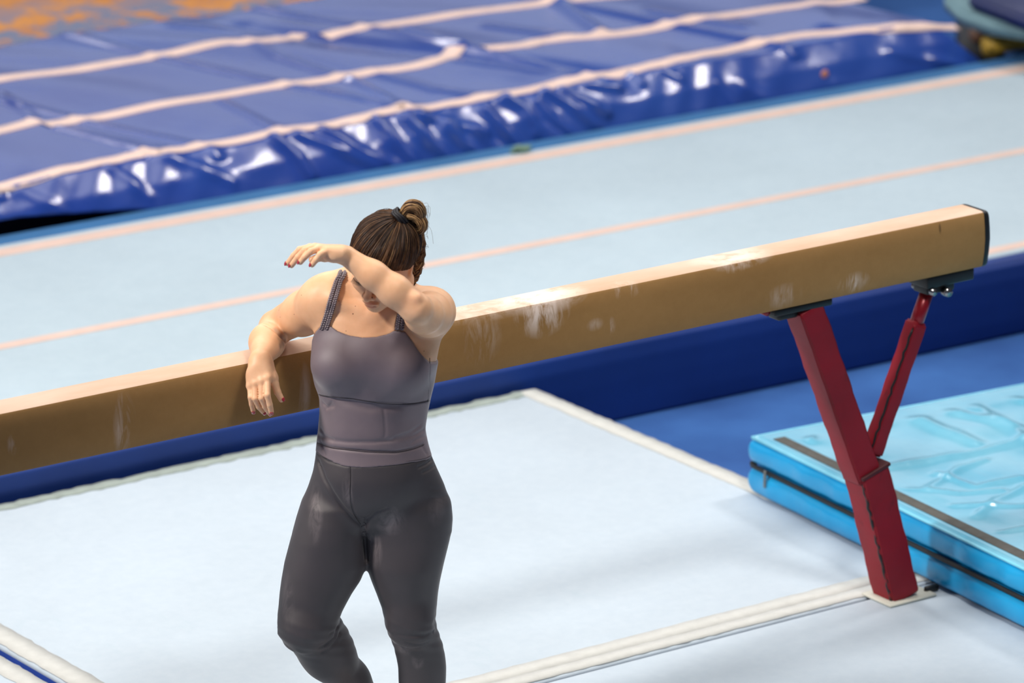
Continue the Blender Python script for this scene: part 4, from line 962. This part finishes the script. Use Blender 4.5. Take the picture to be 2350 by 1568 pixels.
# scalp cap
HF = Field(HC-.15, HC+.15, .0025)
HF.ell(HC+HR@(CC*HSc), CR*HSc*.985, 0, HR)
HF.cone(HC+HR@((CC+ut*CR*.93)*HSc), TIE, .018, .009, .02)
X, Y, Z = HF.ax[0][:, None, None], HF.ax[1][None, :, None], HF.ax[2][None, None, :]
def hline(X, Y, Z):
    x = X-HC[0]; y = Y-HC[1]; z = Z-HC[2]; l = [(inv[i, 0]*x+inv[i, 1]*y+inv[i, 2]*z) for i in range(3)]
    return (-.004+.010*np.clip(np.abs(l[0])/.07, 0, 1)**2*0)-(.62*l[1]+.785*l[2]) + np.clip(-.075-l[2], 0, 1)*0
HF.D = np.maximum(HF.D, hline(X, Y, Z).astype(np.float32)); V, Q = surface_nets(HF, 1)
hair = mesh_obj('hair', V, Q, HM[0], person)
g = Geo(); nst = 3000
for k in range(nst):
    # roots along the hairline ring, strands drawn over the scalp to the tie
    th = 2*math.pi*(k+rng.random())/nst; a = np.array([0, .785, -.62]); b = np.array([1., 0, 0]); nn_ = np.array([0, .62, .785])
    hh_ = -.415+(abs(rng.normal())*.30 if rng.random() < .5 else rng.random()*.03); hh_ = min(hh_, .7)
    u0 = (math.cos(th)*b+math.sin(th)*a)*math.sqrt(1-hh_*hh_)+nn_*hh_
    om = math.acos(np.clip(u0@ut, -1, 1)); 
    if om < .45: continue
    n = 13; pts = []; jit = rng.normal()*.004; sdv = rng.normal(size=3)*.022; lift = rng.random()*.0022; ph = rng.random()*6
    for i in range(n):
        s = i/(n-1); u = (math.sin((1-s)*om)*u0+math.sin(s*om)*ut)/math.sin(om); u = u+sdv*math.sin(math.pi*s)
        rad = 1+.004+lift/.09+.006*math.sin(s*9+ph)*(.4)+(.012 if i == 0 else 0)*-1
        c_ = CC+u*CR*rad
        if s > .80: f = ((s-.80)/.20)**1.5; c_ = c_*(1-f)+(tl_+np.array([rng.normal(), rng.normal(), rng.normal()])*.0045)*f
        pts.append(HC+HR@(c_*HSc)+np.array([jit*math.sin(s*3)*.5, 0, jit*math.sin(s*3)*.5]))
    r_ = rng.random(); r_ = r_*.75+.25*(.5+.5*math.sin(th*23+2*math.sin(th*7))); m = 0 if r_ < .42 else 1 if r_ < .76 else 2 if r_ < .93 else 3
    tube(pts, [.0004]+[.0007]*(n-2)+[.0006], 4, geo=g, m=m, cap=False)
g.obj('hair_strands', HM, hair)['kind'] = 'stuff'
def lock(path, rads, count, name, twist=0.0, gold=.3, wob=.0):
    P = spline(path, 40); R = np.interp(np.linspace(0, 1, 40), np.linspace(0, 1, len(rads)), rads); g = Geo()
    tube(P, R*.86, 12, geo=g, m=0)
    T = np.gradient(P, axis=0); T /= np.linalg.norm(T, axis=1)[:, None]; x = np.cross(T[0], [0, 1, .1]); x /= np.linalg.norm(x)
    X_ = []
    for i in range(40): x = x-T[i]*(x@T[i]); x /= np.linalg.norm(x); X_.append(x)
    X_ = np.array(X_); Y_ = np.cross(T, X_)
    for k in range(count):
        a = 2*math.pi*(k+rng.random())/count; tw = np.linspace(0, twist, 40)+a+.25*np.sin(np.linspace(0, 5, 40)+rng.random()*6); rr = R*(.93+.1*rng.random())
        q = P+X_*(rr*np.cos(tw))[:, None]+Y_*(rr*np.sin(tw))[:, None]
        r_ = rng.random(); m = 3 if r_ < gold else 2 if r_ < gold+.35 else 1 if r_ < .85 else 0
        tube(q[::2], .0009, 4, geo=g, m=m, cap=False)
    return g.obj(name, HM, hair)
y0 = float(TIE[1])+.004
lock([at(922,496,y0), at(933,479,y0), at(945,472,y0-.005), at(958,476,y0-.004), at(964,490,y0), at(957,502,y0+.01), at(944,502,y0+.012)], [.010,.0125,.0155,.0165,.015,.012,.009], 130, 'bun_loop', .8, .45)
lock([at(924,494,y0+.01), at(940,492,y0), at(958,498,y0), at(969,512,y0), at(966,526,y0+.005), at(952,524,y0+.012), at(940,512,y0+.015)], [.009,.012,.0135,.0135,.012,.011,.009], 100, 'bun_loop', .8, .25)
lock([at(928,498,y0+.02), at(945,515,y0+.02), at(955,540,y0+.03), at(958,560,y0+.04)], [.012,.014,.013,.010], 80, 'bun_loop', .6, .1)
# the plait that hangs behind her ear
pp = spline([at(952,525,-.01), at(960,552,.0), at(960,583,.01), at(956,610,.015), at(950,632,.015), at(942,652,.01)], 200); s = np.linspace(0, 1, 200)
T = np.gradient(pp, axis=0); T /= np.linalg.norm(T, axis=1)[:, None]; Bx = np.cross(T, [0, 1, 0]); Bx /= np.linalg.norm(Bx, axis=1)[:, None]; Nx = np.cross(Bx, T)
for k in range(3):
    ph = s*2*math.pi*2.3+k*2*math.pi/3; R = .0095*(1-.35*s**3); q = pp+Bx*(R*np.sin(ph))[:, None]+Nx*(R*.6*np.sin(2*ph))[:, None]
    lock(q[::14], list(.0092*(1-.35*np.linspace(0, 1, 15)**3)), 60, 'plait_lock', 1.5, .08)
# loose wisps
g = Geo()
for k in range(60):
    if k < 30: p0 = at(948+rng.random()*22, 462+rng.random()*50, y0); p1 = p0+np.array([.012+rng.random()*.012, 0, .006*rng.normal()]); p2 = p1+np.array([.004*rng.normal(), 0, -.02-.02*rng.random()])
    elif k < 45: p0 = at(955+rng.random()*10, 540+rng.random()*100, .01); p1 = p0+np.array([.010+rng.random()*.008, 0, .004*rng.normal()]); p2 = p1+np.array([.006*rng.random(), 0, -.012*rng.random()])
    else: a0 = rng.random(); p0 = at(822+a0*60, 540-a0*48, -.08); p1 = p0+np.array([-.005, 0, .006]); p2 = p1+np.array([.006*rng.normal()-.004, 0, .006+.004*rng.random()])
    tube(spline([p0, p1, p2], 8), .00028, 4, geo=g, m=2, cap=False)
g.obj('stray_hairs', HM, hair)['kind'] = 'stuff'
# black tie
ax_ = at(934, 507, y0)-at(908, 479, y0); 
pts = []
ctr = at(919, 497, y0-.004); dirb = at(936, 482, y0)-at(906, 510, y0); dirb /= np.linalg.norm(dirb); e_a = ax_/np.linalg.norm(ax_); e_b = np.cross(dirb, e_a)
g = Geo()
for o_, rr_ in ((-.006, .0038), (0, .0044), (.006, .0036)):
    tube([ctr+dirb*(o_+.0015*math.sin(3*t_+o_*900))+e_a*.0205*math.cos(t_)+e_b*.018*math.sin(t_) for t_ in np.linspace(0, 2*math.pi, 40)], rr_, 8, geo=g)
g.obj('hair_tie', mat_simple('black_hair_tie', srgb(24, 22, 26), .6), hair)
